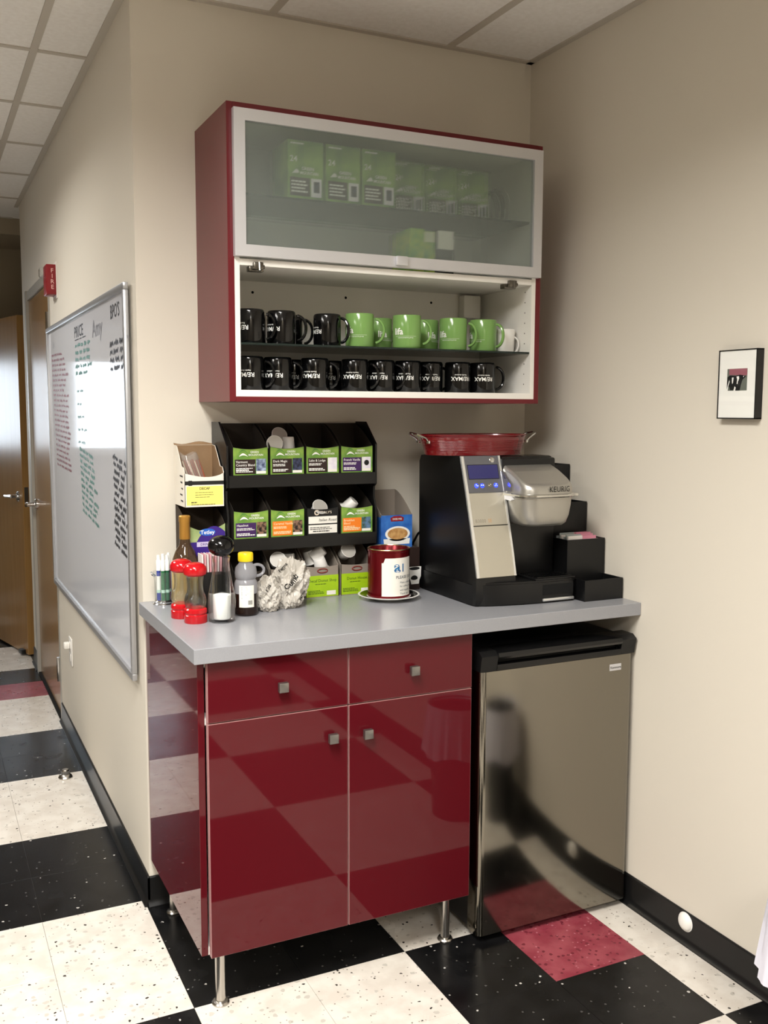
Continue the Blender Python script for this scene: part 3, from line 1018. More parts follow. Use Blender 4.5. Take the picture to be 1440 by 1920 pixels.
pods(bx(1), ROW1 + .066, [(.046, .090, .032, 62, 6)], 'coffee pod leaning with its round lid showing in the navy-photo box')
pods(bx(2), ROW2 + .045, [(.045, .045, .016, 55, 8)], 'coffee pod peeking over the black and white label box')
pods(bx(3), ROW2 + .045, [(.026, .065, .042, 180, 0)], 'upside-down coffee pod at the left of the landscape-photo box')
pods(bx(3), ROW2 + .045, [(.062, .040, .052, 205, 38)], 'tilted coffee pod standing highest in the landscape-photo box')
pods(bx(1), ROW3 + .09, [(.030, .040, .016, 60, -20)], 'coffee pod showing its round lid above the crumpled bag')
pods(bx(1), ROW3 + .09, [(.075, .055, .045, 180, 0)], 'upside-down coffee pod above the crumpled bag')
pods(bx(2), ROW3 + .09, [(.026, .060, .050, 180, -20)], 'coffee pod at the back left of the lime label box beside the bag')
pods(bx(2), ROW3 + .09, [(.068, .035, .055, 200, 48)], 'tilted coffee pod heaped highest in the lime label box beside the bag')
pods(bx(2), ROW3 + .09, [(.048, .025, .030, 190, -20)], 'coffee pod at the front edge of the lime label box beside the bag')
pods(bx(3), ROW3 + .09, [(.024, .045, .030, 60, 10)], 'coffee pod peeking out of the lime label box beside the red tin')

# =================================================================== RACK
rk = thing('pod_rack', 'black three-tier rack holding the coffee pod boxes against the wall', 'rack', (.457, -.08, CT))
rx0, rx1 = .2155, .700
sp = [(-.012, CT), (-.12, CT), (-.165, ROW2 - .03), (-.165, ROW2 + .07), (-.150, ROW2 + .11), (-.150, ROW1 - .045), (-.164, ROW1 - .035), (-.164, 1.432), (-.085, 1.500), (-.012, 1.500)]
obj('side_panel', MB().prism(sp, 'x', rx0, rx0 + .006), m_black, rk)
obj('side_panel', MB().prism(sp, 'x', rx1 - .006, rx1), m_black, rk)
obj('back_panel', MB().box(rx0 + .006, rx1 - .006, -.015, -.012, CT + .0, 1.495), m_black, rk)
for z in (ROW1, ROW2):
    obj('shelf', MB().box(rx0 + .006, rx1 - .006, -.166, -.015, z - .006, z - .0003), m_black, rk)
    obj('front_lip', MB().box(rx0 + .006, rx1 - .006, -.170, -.163, z - .036, z + .001, bev=.001, seg=1), m_black, rk)

# =================================================================== STACK LEFT OF THE RACK
SX0, SX1 = .0975, .2130
t = thing('cardboard_box', 'plain black carton at the bottom of the stack left of the rack', 'box', (.155, -.09, CT))
obj('body', MB().box(SX0, SX1, -.150, -.025, CT, 1.112, bev=.001, seg=1), m_blackcard, t)
obj('flap', MB().box(SX0 + .001, SX1 - .001, -.149, -.088, 1.112, 1.1128).box(SX0 + .001, SX1 - .001, -.087, -.026, 1.112, 1.1128), m_blackcard, t)
# tea box
m_violet = M('printed_violet', '3A2183', 0.4)
m_mint = M('printed_mint', 'B9C88F', 0.5, vary=(35, .2, '8FA66A'))
tb = thing('tea_box', 'open purple and green tea box under the white stirrer box', 'box', (0, 0, 0))
carton(tb, .1155, .125, .092, .142, M('tea_carton_shade', '3A3026', .8), dip=.02, matin=None)  # carton colour darkened to carry the shade inside the tea box
obj('green_face', MB().prism([(0, 0), (.1155, 0)] + [(.1155 - .01155 * k, .0915 - .020 * math.sin(math.pi * k / 10)) for k in range(11)], 'y', -.0004, 0), m_mint, tb)
pp = [(.002, .0), (.1150, .0), (.1150, .055)] + [(.030 + .085 * (1 - k / 10), .040 + .045 * math.sin(math.pi * (.18 + .82 * k / 10)) ** .8) for k in range(11)] + [(.002, .040)]
obj('purple_field', MB().prism(pp, 'y', -.0008, -.0004), m_violet, tb)
ov = MB().prism([(.062 + .024 * math.cos(2 * math.pi * k / 24), .068 + .0105 * math.sin(2 * math.pi * k / 24)) for k in range(24)], 'y', -.0014, -.0008)
ov_o = obj('name_oval', ov, M('printed_blue', '2B66C8', 0.35), tb)
L = MB().text('Tetley', .0165, XZ(.062, -.0018, .0625), align='CENTER', off=.012)
obj('lettering', L, m_inkwhite, ov_o, recalc=False)
st_o = obj('sub_label', MB().box(.030, .085, -.0013, -.0008, .026, .040), M('lilac', 'D7CDEB', .5), tb)
obj('lettering', MB().text('DRINK', .010, XZ(.056, -.0016, .0295), align='CENTER', off=.01), m_violet, st_o, recalc=False)
tb.location = (SX0, -.150, 1.1128)
for k, (x, y, a) in enumerate([(.125, -.105, 10), (.160, -.10, -8), (.188, -.11, 14)]):
    q = MB().lathe([(0, 0), (.021, .001), (.024, .012), (.021, .024), (0, .026)], 0, 0, 0, seg=16, sx=1, sy=.8)
    q.tri(Matrix.Translation((x, y, 1.1148 + .024 * 0)) @ Matrix.Rotation(R(a), 4, 'Z') @ Matrix.Scale(1, 4))
    q2 = q
    obj('tea_bag', q2, M('tea_paper', 'C9C2B4', .8), loc=(x, y, 1.1148), label='round paper tea bag in the purple tea box, %s from the left' % words[k], cat='tea bag', group='tea bags')
# white box with stirrers
wb = thing('stirrer_box', 'open white carton with yellow label holding wrapped stirrers', 'box', (0, 0, 0))
m_whitecard = M('white_card', 'EAE4D8', 0.6)
w_, d_, hf, hb = .1165, .120, .094, .176
n = 10
fp = [(0, 0), (w_, 0)] + [(w_ - w_ * k / n, hf + .004 - .012 * math.sin(math.pi * (k / n) ** .8)) for k in range(n + 1)]
sp2 = [(0, 0), (d_, 0), (d_, hb), (d_ * .75, hb - .002), (d_ * .55, hb - .025), (d_ * .3, hb - .06), (.012, hf + .02), (0, hf + .004)]
mb = MB().prism(fp, 'y', 0, .0014)
for a, b_ in ((0, .0014), (w_ - .0014, w_)):
    mb.prism(sp2, 'x', a, b_)
mb.box(.0014, w_ - .0014, d_ - .0014, d_, 0, hb).box(.0014, w_ - .0014, .0014, d_ - .0014, 0, .0014)
obj('carton', mb, m_whitecard, wb)
il = MB().prism([(y * .97 + .002, z - .001) for y, z in sp2], 'x', w_ - .0022, w_ - .0015).prism([(y * .97 + .002, z - .001) for y, z in sp2], 'x', .0015, .0022)
il.box(.0022, w_ - .0022, d_ - .0026, d_ - .0016, .002, hb - .001)
obj('inner_liner', il, m_kraft, wb)
obj('torn_flap', MB().grid(lambda u, v: Vector((w_ * u, d_ - .002 + .012 * v * (1 - u * .5), hb + .006 * v - .004 * math.sin(u * 7) * v)), 10, 4), m_kraft, wb)
obj('black_band', MB().box(.001, w_ - .001, -.0005, 0, .064, .075), m_inkblack, wb)
dm = obj('band_emblem', MB().prism([(.016 + .0095 * math.cos(2 * math.pi * k / 6), .0695 + .0085 * math.sin(2 * math.pi * k / 6)) for k in range(6)], 'y', -.0009, 0), m_inkblack, wb)
yl = obj('yellow_label', MB().box(.005, w_ - .004, -.0005, 0, .005, .060), M('pale_yellow', 'F0E87A', .5), wb)
L = MB().text('DECAF', .010, XZ(.058, -.0009, .050), align='CENTER', off=.02)
lines(L, .030, .095, .041, 3, .0012, .0055, 11, -.0009)
lines(L, .018, .042, .0115, 1, .0035, .003, 3, -.0009)
lines(L, .018, .105, .006, 1, .0018, .003, 9, -.0009)
obj('lettering', L, M('grey_ink', '5A5636', .6), yl, recalc=False)
sk = MB()
for k in range(5):
    z = .085 - .018 * k
    sk.add([(-.0006, .02 + .006 * (k % 2), z), (-.0006, .055 - .008 * (k % 3), z + .002), (-.0006, .055 - .008 * (k % 3), z + .006), (-.0006, .02 + .006 * (k % 2), z + .005)], [(0, 1, 2, 3)])
obj('side_print', sk, m_inkblack, wb, recalc=False)
wb.location = (SX0 - .002, -.150, 1.2556)
m_stir = M('stirrer_red', '9A4A30', .5)
m_stir2 = M('stirrer_white', 'E6D8C2', .5)
for k in range(9):
    x0 = .118 + .006 * k
    pth = [(x0 + .022, -.128 + .004 * (k % 3), 1.262 + .004 * (k % 2)), (x0 - .012, -.085 + .003 * (k % 2), 1.385 + .003 * (k % 3))]
    obj('stirrer', MB().tube(pth, .0022, seg=7), m_stir if k % 3 else m_stir2, loc=pth[0], label='thin red and white coffee stirrer in the white carton', cat='stirrer', group='wrapped stirrers in the white carton')
obj('plastic_wrapper', MB().grid(lambda u, v: Vector((.136 + .022 * (1 - v) - .012 * v + .034 * math.cos(2 * math.pi * u) * (1 - .25 * v), -.110 + .03 * v + .016 * math.sin(2 * math.pi * u), 1.262 + .145 * v + .006 * math.sin(5 * math.pi * u + 6 * v))), 24, 12, closeu=True),
    m_film, loc=(.14, -.11, 1.26), label='clear plastic wrapper around the stirrers in the white carton', cat='wrapper', recalc=False)

# =================================================================== BLUE COCOA BOX ON A CUP-PRINT BOX
m_cocoa = M('printed_cocoa_blue', '1D4FA8', 0.4, vary=(30, .22, '3F7FD0'))
m_darkbrown = M('printed_dark_brown', '2A1C18', 0.5)
cbx = thing('cardboard_box', 'dark brown box printed with white cups behind the red tin', 'box', (.788, -.1, CT))
obj('body', MB().box(.722, .8535, -.165, -.03, CT, 1.098, bev=.001, seg=1), m_darkbrown, cbx)
cp = MB()
for (x, z, s_) in ((.831, 1.004, 1.05), (.775, 1.0, .9)):
    cp.add([(x + s_ * a, -.1656, z + s_ * b_) for a, b_ in [(-.020, .030), (.026, .030), (.025, .0), (.020, -.012), (.018, -.024), (-.008, -.024), (-.012, -.010), (-.018, .004)]], [tuple(range(8))])
    cp.tube([(x - s_ * .018, -.1656, z + s_ * .026), (x - s_ * .033, -.1656, z + s_ * .022), (x - s_ * .033, -.1656, z + s_ * .006), (x - s_ * .016, -.1656, z)], .0022, seg=6)
obj('cup_print', cp, m_inkwhite, cbx)
cc = MB()
for (x, z, s_) in ((.831, 1.004, 1.05), (.775, 1.0, .9)):
    cc.add([(x + s_ * (.003 + .018 * math.cos(a)), -.1660, z + s_ * (.0245 + .005 * math.sin(a))) for a in [2 * math.pi * k / 16 for k in range(16)]], [tuple(range(16))])
    cc.add([(x + s_ * (.002 + .012 * math.cos(a)), -.1660, z + s_ * (-.006 + .009 * math.sin(a) * (1 if math.sin(a) > 0 else .6))) for a in [2 * math.pi * k / 16 for k in range(16)]], [tuple(range(16))])
obj('coffee_print', cc, m_inkblack, cbx, recalc=False)
cb = thing('cocoa_box', 'open blue cocoa box with a steaming cup picture beside the coffee maker', 'box', (0, 0, 0))
carton(cb, .110, .125, .108, .178, m_greycard, dip=.004)
obj('blue_face', MB().box(0, .110, -.0005, 0, .001, .106).box(-.0005, 0, 0, .125, .001, .10), m_cocoa, cb)
rb = obj('red_ribbon', MB().prism([(.034, .086), (.078, .086), (.080, .097), (.068, .103), (.045, .103), (.032, .097)], 'y', -.001, -.0005), M('printed_red', '8E1E2A', .4), cb)
obj('lettering', MB().text('SWISS MISS', .0085, XZ(.056, -.0014, .0905), align='CENTER', off=.01, sx=.8), m_inkwhite, rb, recalc=False)
cpz = obj('cup_print', MB().prism([(.058 + .044 * math.cos(2 * math.pi * k / 28), .046 + .024 * math.sin(2 * math.pi * k / 28)) for k in range(28)], 'y', -.0010, -.0005).prism([(.010, .012), (.100, .012), (.102, .03), (.008, .03)], 'y', -.0010, -.0005), m_inkwhite, cb)
obj('cocoa_print', MB().prism([(.058 + .036 * math.cos(2 * math.pi * k / 28), .046 + .0185 * math.sin(2 * math.pi * k / 28)) for k in range(28)], 'y', -.0014, -.0010), M('printed_cocoa', 'A8703A', .4, vary=(60, .2, 'D8AE72')), cpz)
cb.location = (.721, -.152, 1.098)

# =================================================================== RED TIN ON A SAUCER
sc = thing('saucer', 'white saucer with dark rim lines under the red tin', 'saucer', (.695, -.262, CT))
obj('dish', MB().lathe([(0, .004), (.042, .004), (.044, 0), (.050, .001), (.053, .004), (.093, .013), (.0955, .0155), (.093, .0165), (.060, .008), (0, .007)], .695, -.262, CT, seg=48), m_mugwhite, sc)
obj('rim_band', MB().lathe([(.068, .0100), (.089, .0152), (.0885, .0158), (.068, .0105)], .695, -.262, CT, seg=48), m_mugblack, sc)
tn = thing('tin', 'dark red metal tin with a white notice label standing on the saucer', 'tin', (.700, -.250, CT + .0072))
TC = (.700, -.250)
m_tin = M('red_tin', '6E1018', 0.22, metal=0.55)
tz = CT + .0072
obj('body', MB().lathe([(0, .001), (.064, .001), (.066, .003), (.066, .006), (.0645, .008), (.0645, .140), (.066, .142), (.066, .147), (.064, .149), (.062, .146), (.062, .01), (0, .008)], TC[0], TC[1], tz, seg=48), m_tin, tn)
def tcyl(th0, z0, r=.0652):
    return lambda x, y: Vector((TC[0] + r * math.cos(th0 + x / r), TC[1] + r * math.sin(th0 + x / r), z0 + y))
lb = MB()
f_ = tcyl(R(-96), tz + .004, .0649)
NN = 20
VV = []
for k in range(NN + 1):
    x = -.044 + .108 * k / NN
    top = .110 + (.010 if k > 1 else -.004) + .002 * k / NN
    VV += [f_(x, .004), f_(x, top)]
lb.add(VV, [(2 * k, 2 * k + 2, 2 * k + 3, 2 * k + 1) for k in range(NN)])
lo_ = obj('notice_label', lb, m_paper, tn, recalc=False)
L = MB()
L.text('PLEASE DONATE', .0125, tcyl(R(-96), tz + .062), off=.012, align='LEFT')
for k, s_ in enumerate(['Make a donation', 'for coffee, creamer', 'and supplies', 'Thank you']):
    L.text(s_, .0085, tcyl(R(-84), tz + .047 - k * .0115))
obj('lettering', L, M('slate_ink', '44505C', .6), lo_, recalc=False)
L = MB().text('a', .048, tcyl(R(-101), tz + .083), off=.03)
L.text('I', .034, tcyl(R(-78), tz + .083), off=.02)
obj('blue_mark', L, M('sky_blue_ink', '3F8FC4', .5, vary=(120, .2, '1C4F86')), lo_, recalc=False)
m_gold = M('brass_rim', 'C9B48A', .25, metal=1.0)
obj('rim', MB().tube([(TC[0] + .0645 * math.cos(2 * math.pi * k / 48), TC[1] + .0645 * math.sin(2 * math.pi * k / 48), tz + .1485) for k in range(48)], .0022, seg=8, closed=True), m_gold, tn)

# =================================================================== BAGS
m_bag = M('bag_plastic', 'CFCAC2', 0.34, spec=.5, vary=(18, .3, 'B2ACA2'))
def crumple(cx, cy, rx, ry, rz, zc, seed, tilt=0.0):
    """loosely closed thin bag: rounded body, sharp folds, a gathered ragged top"""
    bm = bmesh.new()
    bmesh.ops.create_icosphere(bm, subdivisions=5, radius=1)
    for v in bm.verts:
        p = v.co.copy()
        q = p * 1.5 + Vector((seed, seed * 2.3, 0))
        rid = 1 - abs(noise.noise(q * 1.3)) * 2.2
        rid2 = 1 - abs(noise.noise(q * 2.9 + Vector((5, 1, 2)))) * 2.0
        rid3 = 1 - abs(noise.noise(Vector((q.x * 6, q.y * 6, q.z * 2.4)))) * 2.0
        r_ = .70 + .30 * rid + .17 * rid2 + .10 * rid3
        wid = 1.0 - .12 * max(0, -p.z) + .16 * max(0, p.z)
        v.co = Vector((cx + p.x * rx * r_ * wid + tilt * (p.z + 1), cy + p.y * ry * r_, max(zc + p.z * rz * r_, CT + .0005)))
    m_ = MB()
    m_.frombm(bm)
    bv = BVHTree.FromBMesh(bm)
    bm.free()
    return m_, bv
def on_bag(bv, cx, zc, ang):
    ca, sa = math.cos(ang), math.sin(ang)
    def f(x, y):
        X, Z = cx + x * ca - y * sa, zc + x * sa + y * ca
        h = bv.ray_cast(Vector((X, -1.0, Z)), Vector((0, 1, 0)))
        return Vector((X, (h[0].y if h[0] else -.27) - .0012, Z))
    return f
for (nm, lab, a, prints) in (
    ('plastic_bag', 'large crumpled printed plastic bag beside the lime label box', (.366, -.262, .050, .036, .074, CT + .066, 3.1, .006), [('Cumb', .022, .350, CT + .058, 42), ('Farms', .013, .398, CT + .022, 62), ('Farms', .013, .338, CT + .108, 48)]),
    ('plastic_bag', 'small crumpled printed plastic bag beside the syrup jug', (.300, -.283, .033, .028, .052, CT + .044, 8.7, -.003), [('Cu', .018, .292, CT + .058, 65)])):
    m_, bv = crumple(*a)
    bo = thing(nm, lab, 'bag', (a[0], a[1], CT))
    obj('bag', m_, m_bag, bo, sharp=14)
    L = MB()
    for (s_, sz, x, z, an) in prints:
        L.text(s_, sz, on_bag(bv, x, z, R(an)), off=.02)
    obj('lettering', L, m_inkblack, bo, recalc=False)

# =================================================================== SYRUP JUG
jx, jy = .226, -.303
jg = thing('syrup_jug', 'clear plastic syrup jug with yellow cap and white label', 'jug', (jx, jy, CT))
m_jug = mix_glass('cloudy_plastic', 'E4E4E8', .6, .05, 0.0, 'C6C6CC', .42)
obj('bottle', MB().lathe([(0, .001), (.029, .001), (.0325, .006), (.0325, .090), (.030, .098), (.0270, .102), (.0300, .108), (.0315, .120), (.0290, .136), (.0200, .146), (.0185, .150), (.0185, .155)], jx, jy, CT, seg=36), m_jug, jg)
obj('syrup', MB().lathe([(0, .0005), (.0292, .0005), (.0328, .0055), (.0328, .063), (0, .063)], jx, jy, CT, seg=36), M('dark_syrup', '1C0E08', 0.12), jg)
obj('cap', MB().lathe([(0, .177), (.0195, .177), (.0215, .174), (.0215, .156), (.0205, .153), (.0186, .153)], jx, jy, CT, seg=36), M('yellow_plastic', 'F2D61C', .35), jg)
hd = [(jx + .026 + .021 * math.cos(a) + .004, jy - .008, CT + .126 + .016 * math.sin(a)) for a in [R(-130 + 260 * k / 14) for k in range(15)]]
obj('handle', MB().tube(hd, .0042, seg=8), m_jug, jg)
def jc(th0, z0, r=.0333):
    return lambda x, y: Vector((jx + r * math.cos(th0 + x / r), jy + r * math.sin(th0 + x / r), z0 + y))
f_ = jc(R(-104), CT + .026)
jl = obj('label', MB().add([f_(-.022 + .044 * k / 12, z) for k in range(13) for z in (0, .062)], [(2 * k, 2 * k + 2, 2 * k + 3, 2 * k + 1) for k in range(12)]), m_paper, jg, recalc=False)
f2 = jc(R(-104), CT + .026, .0337)
L = MB()
rnd = random.Random(4)
for k in range(10):
    z = .056 - k * .0035
    L.add([f2(-.015, z), f2(-.015 + rnd.uniform(.012, .030), z), f2(-.015 + rnd.uniform(.012, .030), z + .0012), f2(-.015, z + .0012)], [(0, 1, 2, 3)])
for k in range(8):
    L.add([f2(.004 + k * .0016, .008), f2(.0050 + k * .0016, .008), f2(.0050 + k * .0016, .020), f2(.004 + k * .0016, .020)], [(0, 1, 2, 3)])
obj('lettering', L, M('mid_grey_ink', '6A6A66', .6), jl, recalc=False)

# =================================================================== SUGAR DISPENSER
sx_, sy_ = .1385, -.362
sg = thing('sugar_dispenser', 'tall clear sugar dispenser with a round black top', 'dispenser', (sx_, sy_, CT))
obj('bottle', MB().lathe([(0, .0005), (.033, .0005), (.0355, .003), (.037, .03), (.0378, .055), (.0365, .075), (.030, .105), (.0245, .135), (.0225, .158), (.0232, .172), (.0245, .180), (.0225, .1805), (.0205, .160),
                           (.0215, .135), (.0245, .110), (.0250, .075), (.0245, .012), (.022, .008), (0, .008)], sx_, sy_, CT, seg=40), m_moulded, sg)
obj('sugar', MB().lathe([(0, .0085), (.0215, .0085), (.0240, .0125), (.0243, .070), (.0238, .074), (0, .079)], sx_, sy_, CT, seg=32), M('sugar', 'FBFAF6', .8), sg)
hp_ = [(0, .178)] + [(.0355 * math.sin(R(180 * k / 14)) ** .9, .2085 - .0285 * math.cos(R(180 * k / 14))) for k in range(1, 14)] + [(0, .237)]
obj('lid', MB().lathe(hp_, sx_, sy_, CT, seg=36), m_blackgloss, sg)

# =================================================================== RED MILLS
m_redpl = M('red_gloss_plastic', 'B5121B', .12, spec=.6)
def mill():
    t = thing('pepper_mill', 'x', 'mill', (0, 0, 0), 'red topped mills on the counter')
    obj('base', MB().lathe([(0, 0), (.0305, 0), (.0315, .002), (.0315, .021), (.029, .023), (.0295, .0255), (.0312, .028), (.0305, .037), (.027, .0405), (0, .0405)], seg=32), m_redpl, t)
    obj('body', MB().lathe([(.0255, .0405), (.0298, .052), (.0302, .062), (.0268, .075), (.0228, .084), (.0212, .098), (.0218, .114), (.0238, .128), (.0215, .128), (.0195, .112), (.0192, .098), (.0205, .084), (.0245, .074), (.0278, .062), (.0275, .053), (.0235, .0405)], seg=32), m_moulded, t)
    obj('inner_tube', MB().lathe([(0, .0405), (.010, .0405), (.017, .053), (.017, .063), (.006, .075), (.0045, .128), (0, .128)], seg=20), m_acrylic, t)
    obj('head', MB().lathe([(0, .1285), (.0245, .1285), (.0305, .133), (.0325, .142), (.0305, .152), (.0235, .160), (.012, .1640), (0, .1650)], seg=32), m_redpl, t)
    return t
ml = mill()
place(ml, (.0715, -.340, CT), 0, 'red topped clear mill standing nearest the front of the counter', 'red topped mills on the counter')
place(ml, (.054, -.262, CT), 0, 'red topped clear mill half hidden behind the front one', 'red topped mills on the counter')
ch = [c for c in bpy.data.objects if c.parent and c.parent.get('label', '').endswith('behind the front one')]

# =================================================================== SYRUP BOTTLE WITH GOLD NECK
bx_, by_ = .0875, -.172
bt = thing('syrup_bottle', 'glass syrup bottle with gold foil neck and cream label', 'bottle', (bx_, by_, CT))
m_bglass = mix_glass('amber_glass', 'B8A48A', .6, .02, 0.0, '6A5440', .35)
obj('bottle', MB().lathe([(0, .001), (.034, .001), (.0375, .005), (.0375, .135), (.036, .150), (.028, .172), (.0165, .190), (.0145, .205), (.0145, .262), (0, .262)], bx_, by_, CT, seg=36), m_bglass, bt)
obj('syrup', MB().lathe([(0, .004), (.0355, .004), (.0355, .120), (0, .120)], bx_, by_, CT, seg=28), M('brown_syrup', '3A2417', .15), bt)
obj('foil', MB().lathe([(.0150, .207), (.0158, .210), (.0152, .255), (.0165, .258), (.0165, .272), (.014, .275), (0, .275)], bx_, by_, CT, seg=28), M('gold_foil', 'B98A3E', .38, metal=.6), bt)
lbz = MB()
nb = 36
f3 = lambda a, z: Vector((bx_ + .0379 * math.cos(a), by_ + .0379 * math.sin(a), CT + z))
lbz.add([f3(R(-200 + 220 * k / nb), z) for k in range(nb + 1) for z in (.022, .118)], [(2 * k, 2 * k + 2, 2 * k + 3, 2 * k + 1) for k in range(nb)])
blb = obj('label', lbz, M('cream_label', 'D9C184', .5, vary=(25, .25, 'BFA262')), bt, recalc=False)
ban = MB().add([f3(R(-200 + 220 * k / nb), z) * 1 + Vector((0, 0, 0)) for k in range(nb + 1) for z in (.1185, .130)], [(2 * k, 2 * k + 2, 2 * k + 3, 2 * k + 1) for k in range(nb)])
obj('label_band', ban, M('peach_band', 'D8906A', .5), blb, recalc=False)

# =================================================================== MARKERS IN A GLASS
gx_, gy_ = .049, -.060
gl = thing('glass_cup', 'small glass cup with a thick chrome base holding markers', 'cup', (gx_, gy_, CT))
obj('base', MB().lathe([(0, 0), (.031, 0), (.032, .003), (.029, .006), (.030, .010), (.026, .013), (.026, .0145), (0, .0145)], gx_, gy_, CT, seg=36), m_chrome, gl)
obj('wall', MB().lathe([(.0262, .0146), (.0272, .050), (.0285, .080), (.0310, .098), (.0305, .100), (.0288, .098), (.0268, .080), (.0255, .050), (.0245, .0146)], gx_, gy_, CT, seg=36), m_acrylic, gl)
obj('spout', MB().tube([(gx_ - .026, gy_ - .004, CT + .088), (gx_ - .034, gy_ - .006, CT + .094), (gx_ - .038, gy_ - .007, CT + .100)], [.004, .0045, .003], seg=8), m_chrome, gl)
MK = [(-.0155, -.006, '2C3C94', 'blue'), (-.004, -.0145, '1F6A3E', 'green'), (.009, -.0125, '1E5C3C', 'dark green'), (.0165, .002, '6A2A55', 'purple'), (.002, .006, '303030', 'black')]
for k, (dx, dy, c, nm) in enumerate(MK):
    t = thing('marker', 'white capped marker with %s barrel in the chrome based glass' % nm, 'marker', (gx_ + dx, gy_ + dy, CT + .015), 'markers in the glass')
    px, py, z = gx_ + dx, gy_ + dy, CT + .015
    lx = .35 * dx
    mk = MB().lathe([(0, 0), (.0058, 0), (.0060, .002), (.0060, .100), (0, .100)], px, py, z, seg=16)
    obj('barrel', mk, M('marker_' + nm.replace(' ', '_'), c, .35), t)
    obj('wrap', MB().lathe([(.0062, .030), (.0062, .072)], px, py, z, seg=16), m_inkwhite if k in (0, 4) else M('marker_' + nm.replace(' ', '_'), c), t, recalc=False)
    obj('ring', MB().lathe([(.00625, .022), (.00625, .031)], px, py, z, seg=16), M('mint_plastic', 'BFE0D0', .4), t, recalc=False)
    obj('cap', MB().lathe([(.0064, .088), (.0066, .090), (.0066, .118), (.0045, .121), (.0045, .134 + .004 * (k % 2)), (0, .135 + .004 * (k % 2))], px, py, z, seg=16), m_inkwhite, t)

# =================================================================== PINK PACKETS IN A BLACK CADDY
cd_ = thing('packet_caddy', 'small black caddy of pink packets behind the sugar dispenser', 'caddy', (.145, -.215, CT))
mb = MB()
for (a, b_, c, d) in ((.118, .176, -.246, -.2435), (.118, .176, -.1905, -.188), (.118, .1205, -.246, -.188), (.1735, .176, -.246, -.188)):
    mb.box(a, b_, c, d, CT + .0, CT + .118)
mb.box(.118, .176, -.246, -.188, CT, CT + .003)
obj('holder', mb, m_black, cd_)
m_pink = M('pink_paper', 'DFA4AC', .6)
m_pinkw = M('pale_paper', 'EDE6E4', .6)
for k in range(8):
    x = .1235 + .0062 * k
    pm = MB().box(x, x + .0032, -.241, -.196, CT + .085, CT + .168)
    fan = (k - 3.5) * .0016
    pm.v = [Vector((v.x + (fan if v.z > CT + .1 else 0), v.y, v.z)) for v in pm.v]
    pm.v = [Vector((v.x, v.y, v.z if v.z > CT + .1 else CT + .004)) for v in pm.v]
    obj('sweetener_packet', pm, m_pink if k % 2 else m_pinkw, loc=(x, -.218, CT + .004), label='pink striped paper packet standing in the small black caddy', cat='packet', group='pink packets in the caddy')

# =================================================================== COFFEE MAKER
cm = thing('coffee_maker', 'black and silver single-cup coffee maker with a blue screen on the counter', 'coffee maker', (1.035, -.33, CT))
PZ = [(1.401, -.388), (1.299, -.421), (1.207, -.448), (1.115, -.475), (1.046, -.492), (1.030, -.494)]
def py(z):
    for (z1, y1), (z0, y0) in zip(PZ, PZ[1:]):
        if z >= z0:
            return y0 + (y1 - y0) * (z - z0) / (z1 - z0)
    return PZ[-1][1]
cx0, cxm, cx1 = .8665, 1.004, 1.200
prof = [(-.140, CT + .004), (-.135, 1.02), (-.133, 1.375), (-.145, 1.394), (-.20, 1.400)] + [(y, z) for z, y in PZ] + [(-.494, CT + .02), (-.49, CT + .004)]
tw = MB().prism(prof, 'x', cx0, cxm)
obj('tower', tw, m_black, cm)
obj('back_column', MB().box(cxm, cx1, -.41, -.135, CT + .004, 1.392, bev=.006), m_black, cm)
plan = [(.8640, -.14), (.8640, -.470), (.875, -.486), (.90, -.499), (.95, -.512), (1.01, -.522), (1.07, -.527), (1.19, -.527), (1.205, -.515), (1.206, -.14)]
obj('base', MB().prism(plan, 'z', CT + .003, 1.024).prism([(x + (.003 if x < 1 else -.003), y + .003) for x, y in plan], 'z', 1.024, 1.030), m_black, cm)
obj('foot', MB().prism([(x + (.01 if x < 1 else -.01), y + (.012 if y < -.3 else -.012)) for x, y in plan], 'z', CT, CT + .003), m_hole, cm)
def strip(x0, x1, z0, z1, o0, o1):
    zs = [z1] + [z for z, _ in PZ if z0 < z < z1] + [z0]
    poly = [(py(z) - o1, z) for z in zs] + [(py(z) - o0, z) for z in reversed(zs)]
    return MB().prism(poly, 'x', x0, x1)
m_panel = M('champagne_silver', 'BDB8AA', .30, metal=.55)
m_bez = M('bright_trim', 'E4E4E2', .2, metal=.7)
obj('front_panel', strip(.877, .998, 1.047, 1.194, 0, .005), m_panel, cm)
fp2 = obj('front_panel', strip(.877, .998, 1.197, 1.291, 0, .005), m_panel, cm)
L = MB().text('B3000', .0145, lambda x, y: Vector((.886 + x, py(1.205 + y) - .0054, 1.205 + y)), off=.0)
obj('lettering', L, M('champagne_ink', '8F8778', .4), fp2, recalc=False)
L = MB().text('SE', .0145, lambda x, y: Vector((.930 + x, py(1.205 + y) - .0054, 1.205 + y)), off=.0)
obj('lettering', L, M('copper_ink', 'C79A6A', .4), fp2, recalc=False)
obj('trim_edge', strip(.868, .877, 1.047, 1.400, 0, .006), m_bez, cm)
obj('trim_edge', strip(.998, 1.0045, 1.047, 1.400, 0, .006), m_bez, cm)
dp = obj('display_panel', strip(.877, .998, 1.292, 1.400, 0, .005), M('slate_plastic', '5C5C60', .3), cm)
obj('screen', strip(.886, .990, 1.333, 1.373, .005, .0056), M('lcd', '1E1E3A', .15, emit='4A4690', es=.28), dp)
obj('screen_bezel', strip(.884, .992, 1.331, 1.3745, .0045, .0052), m_blackgloss, dp)
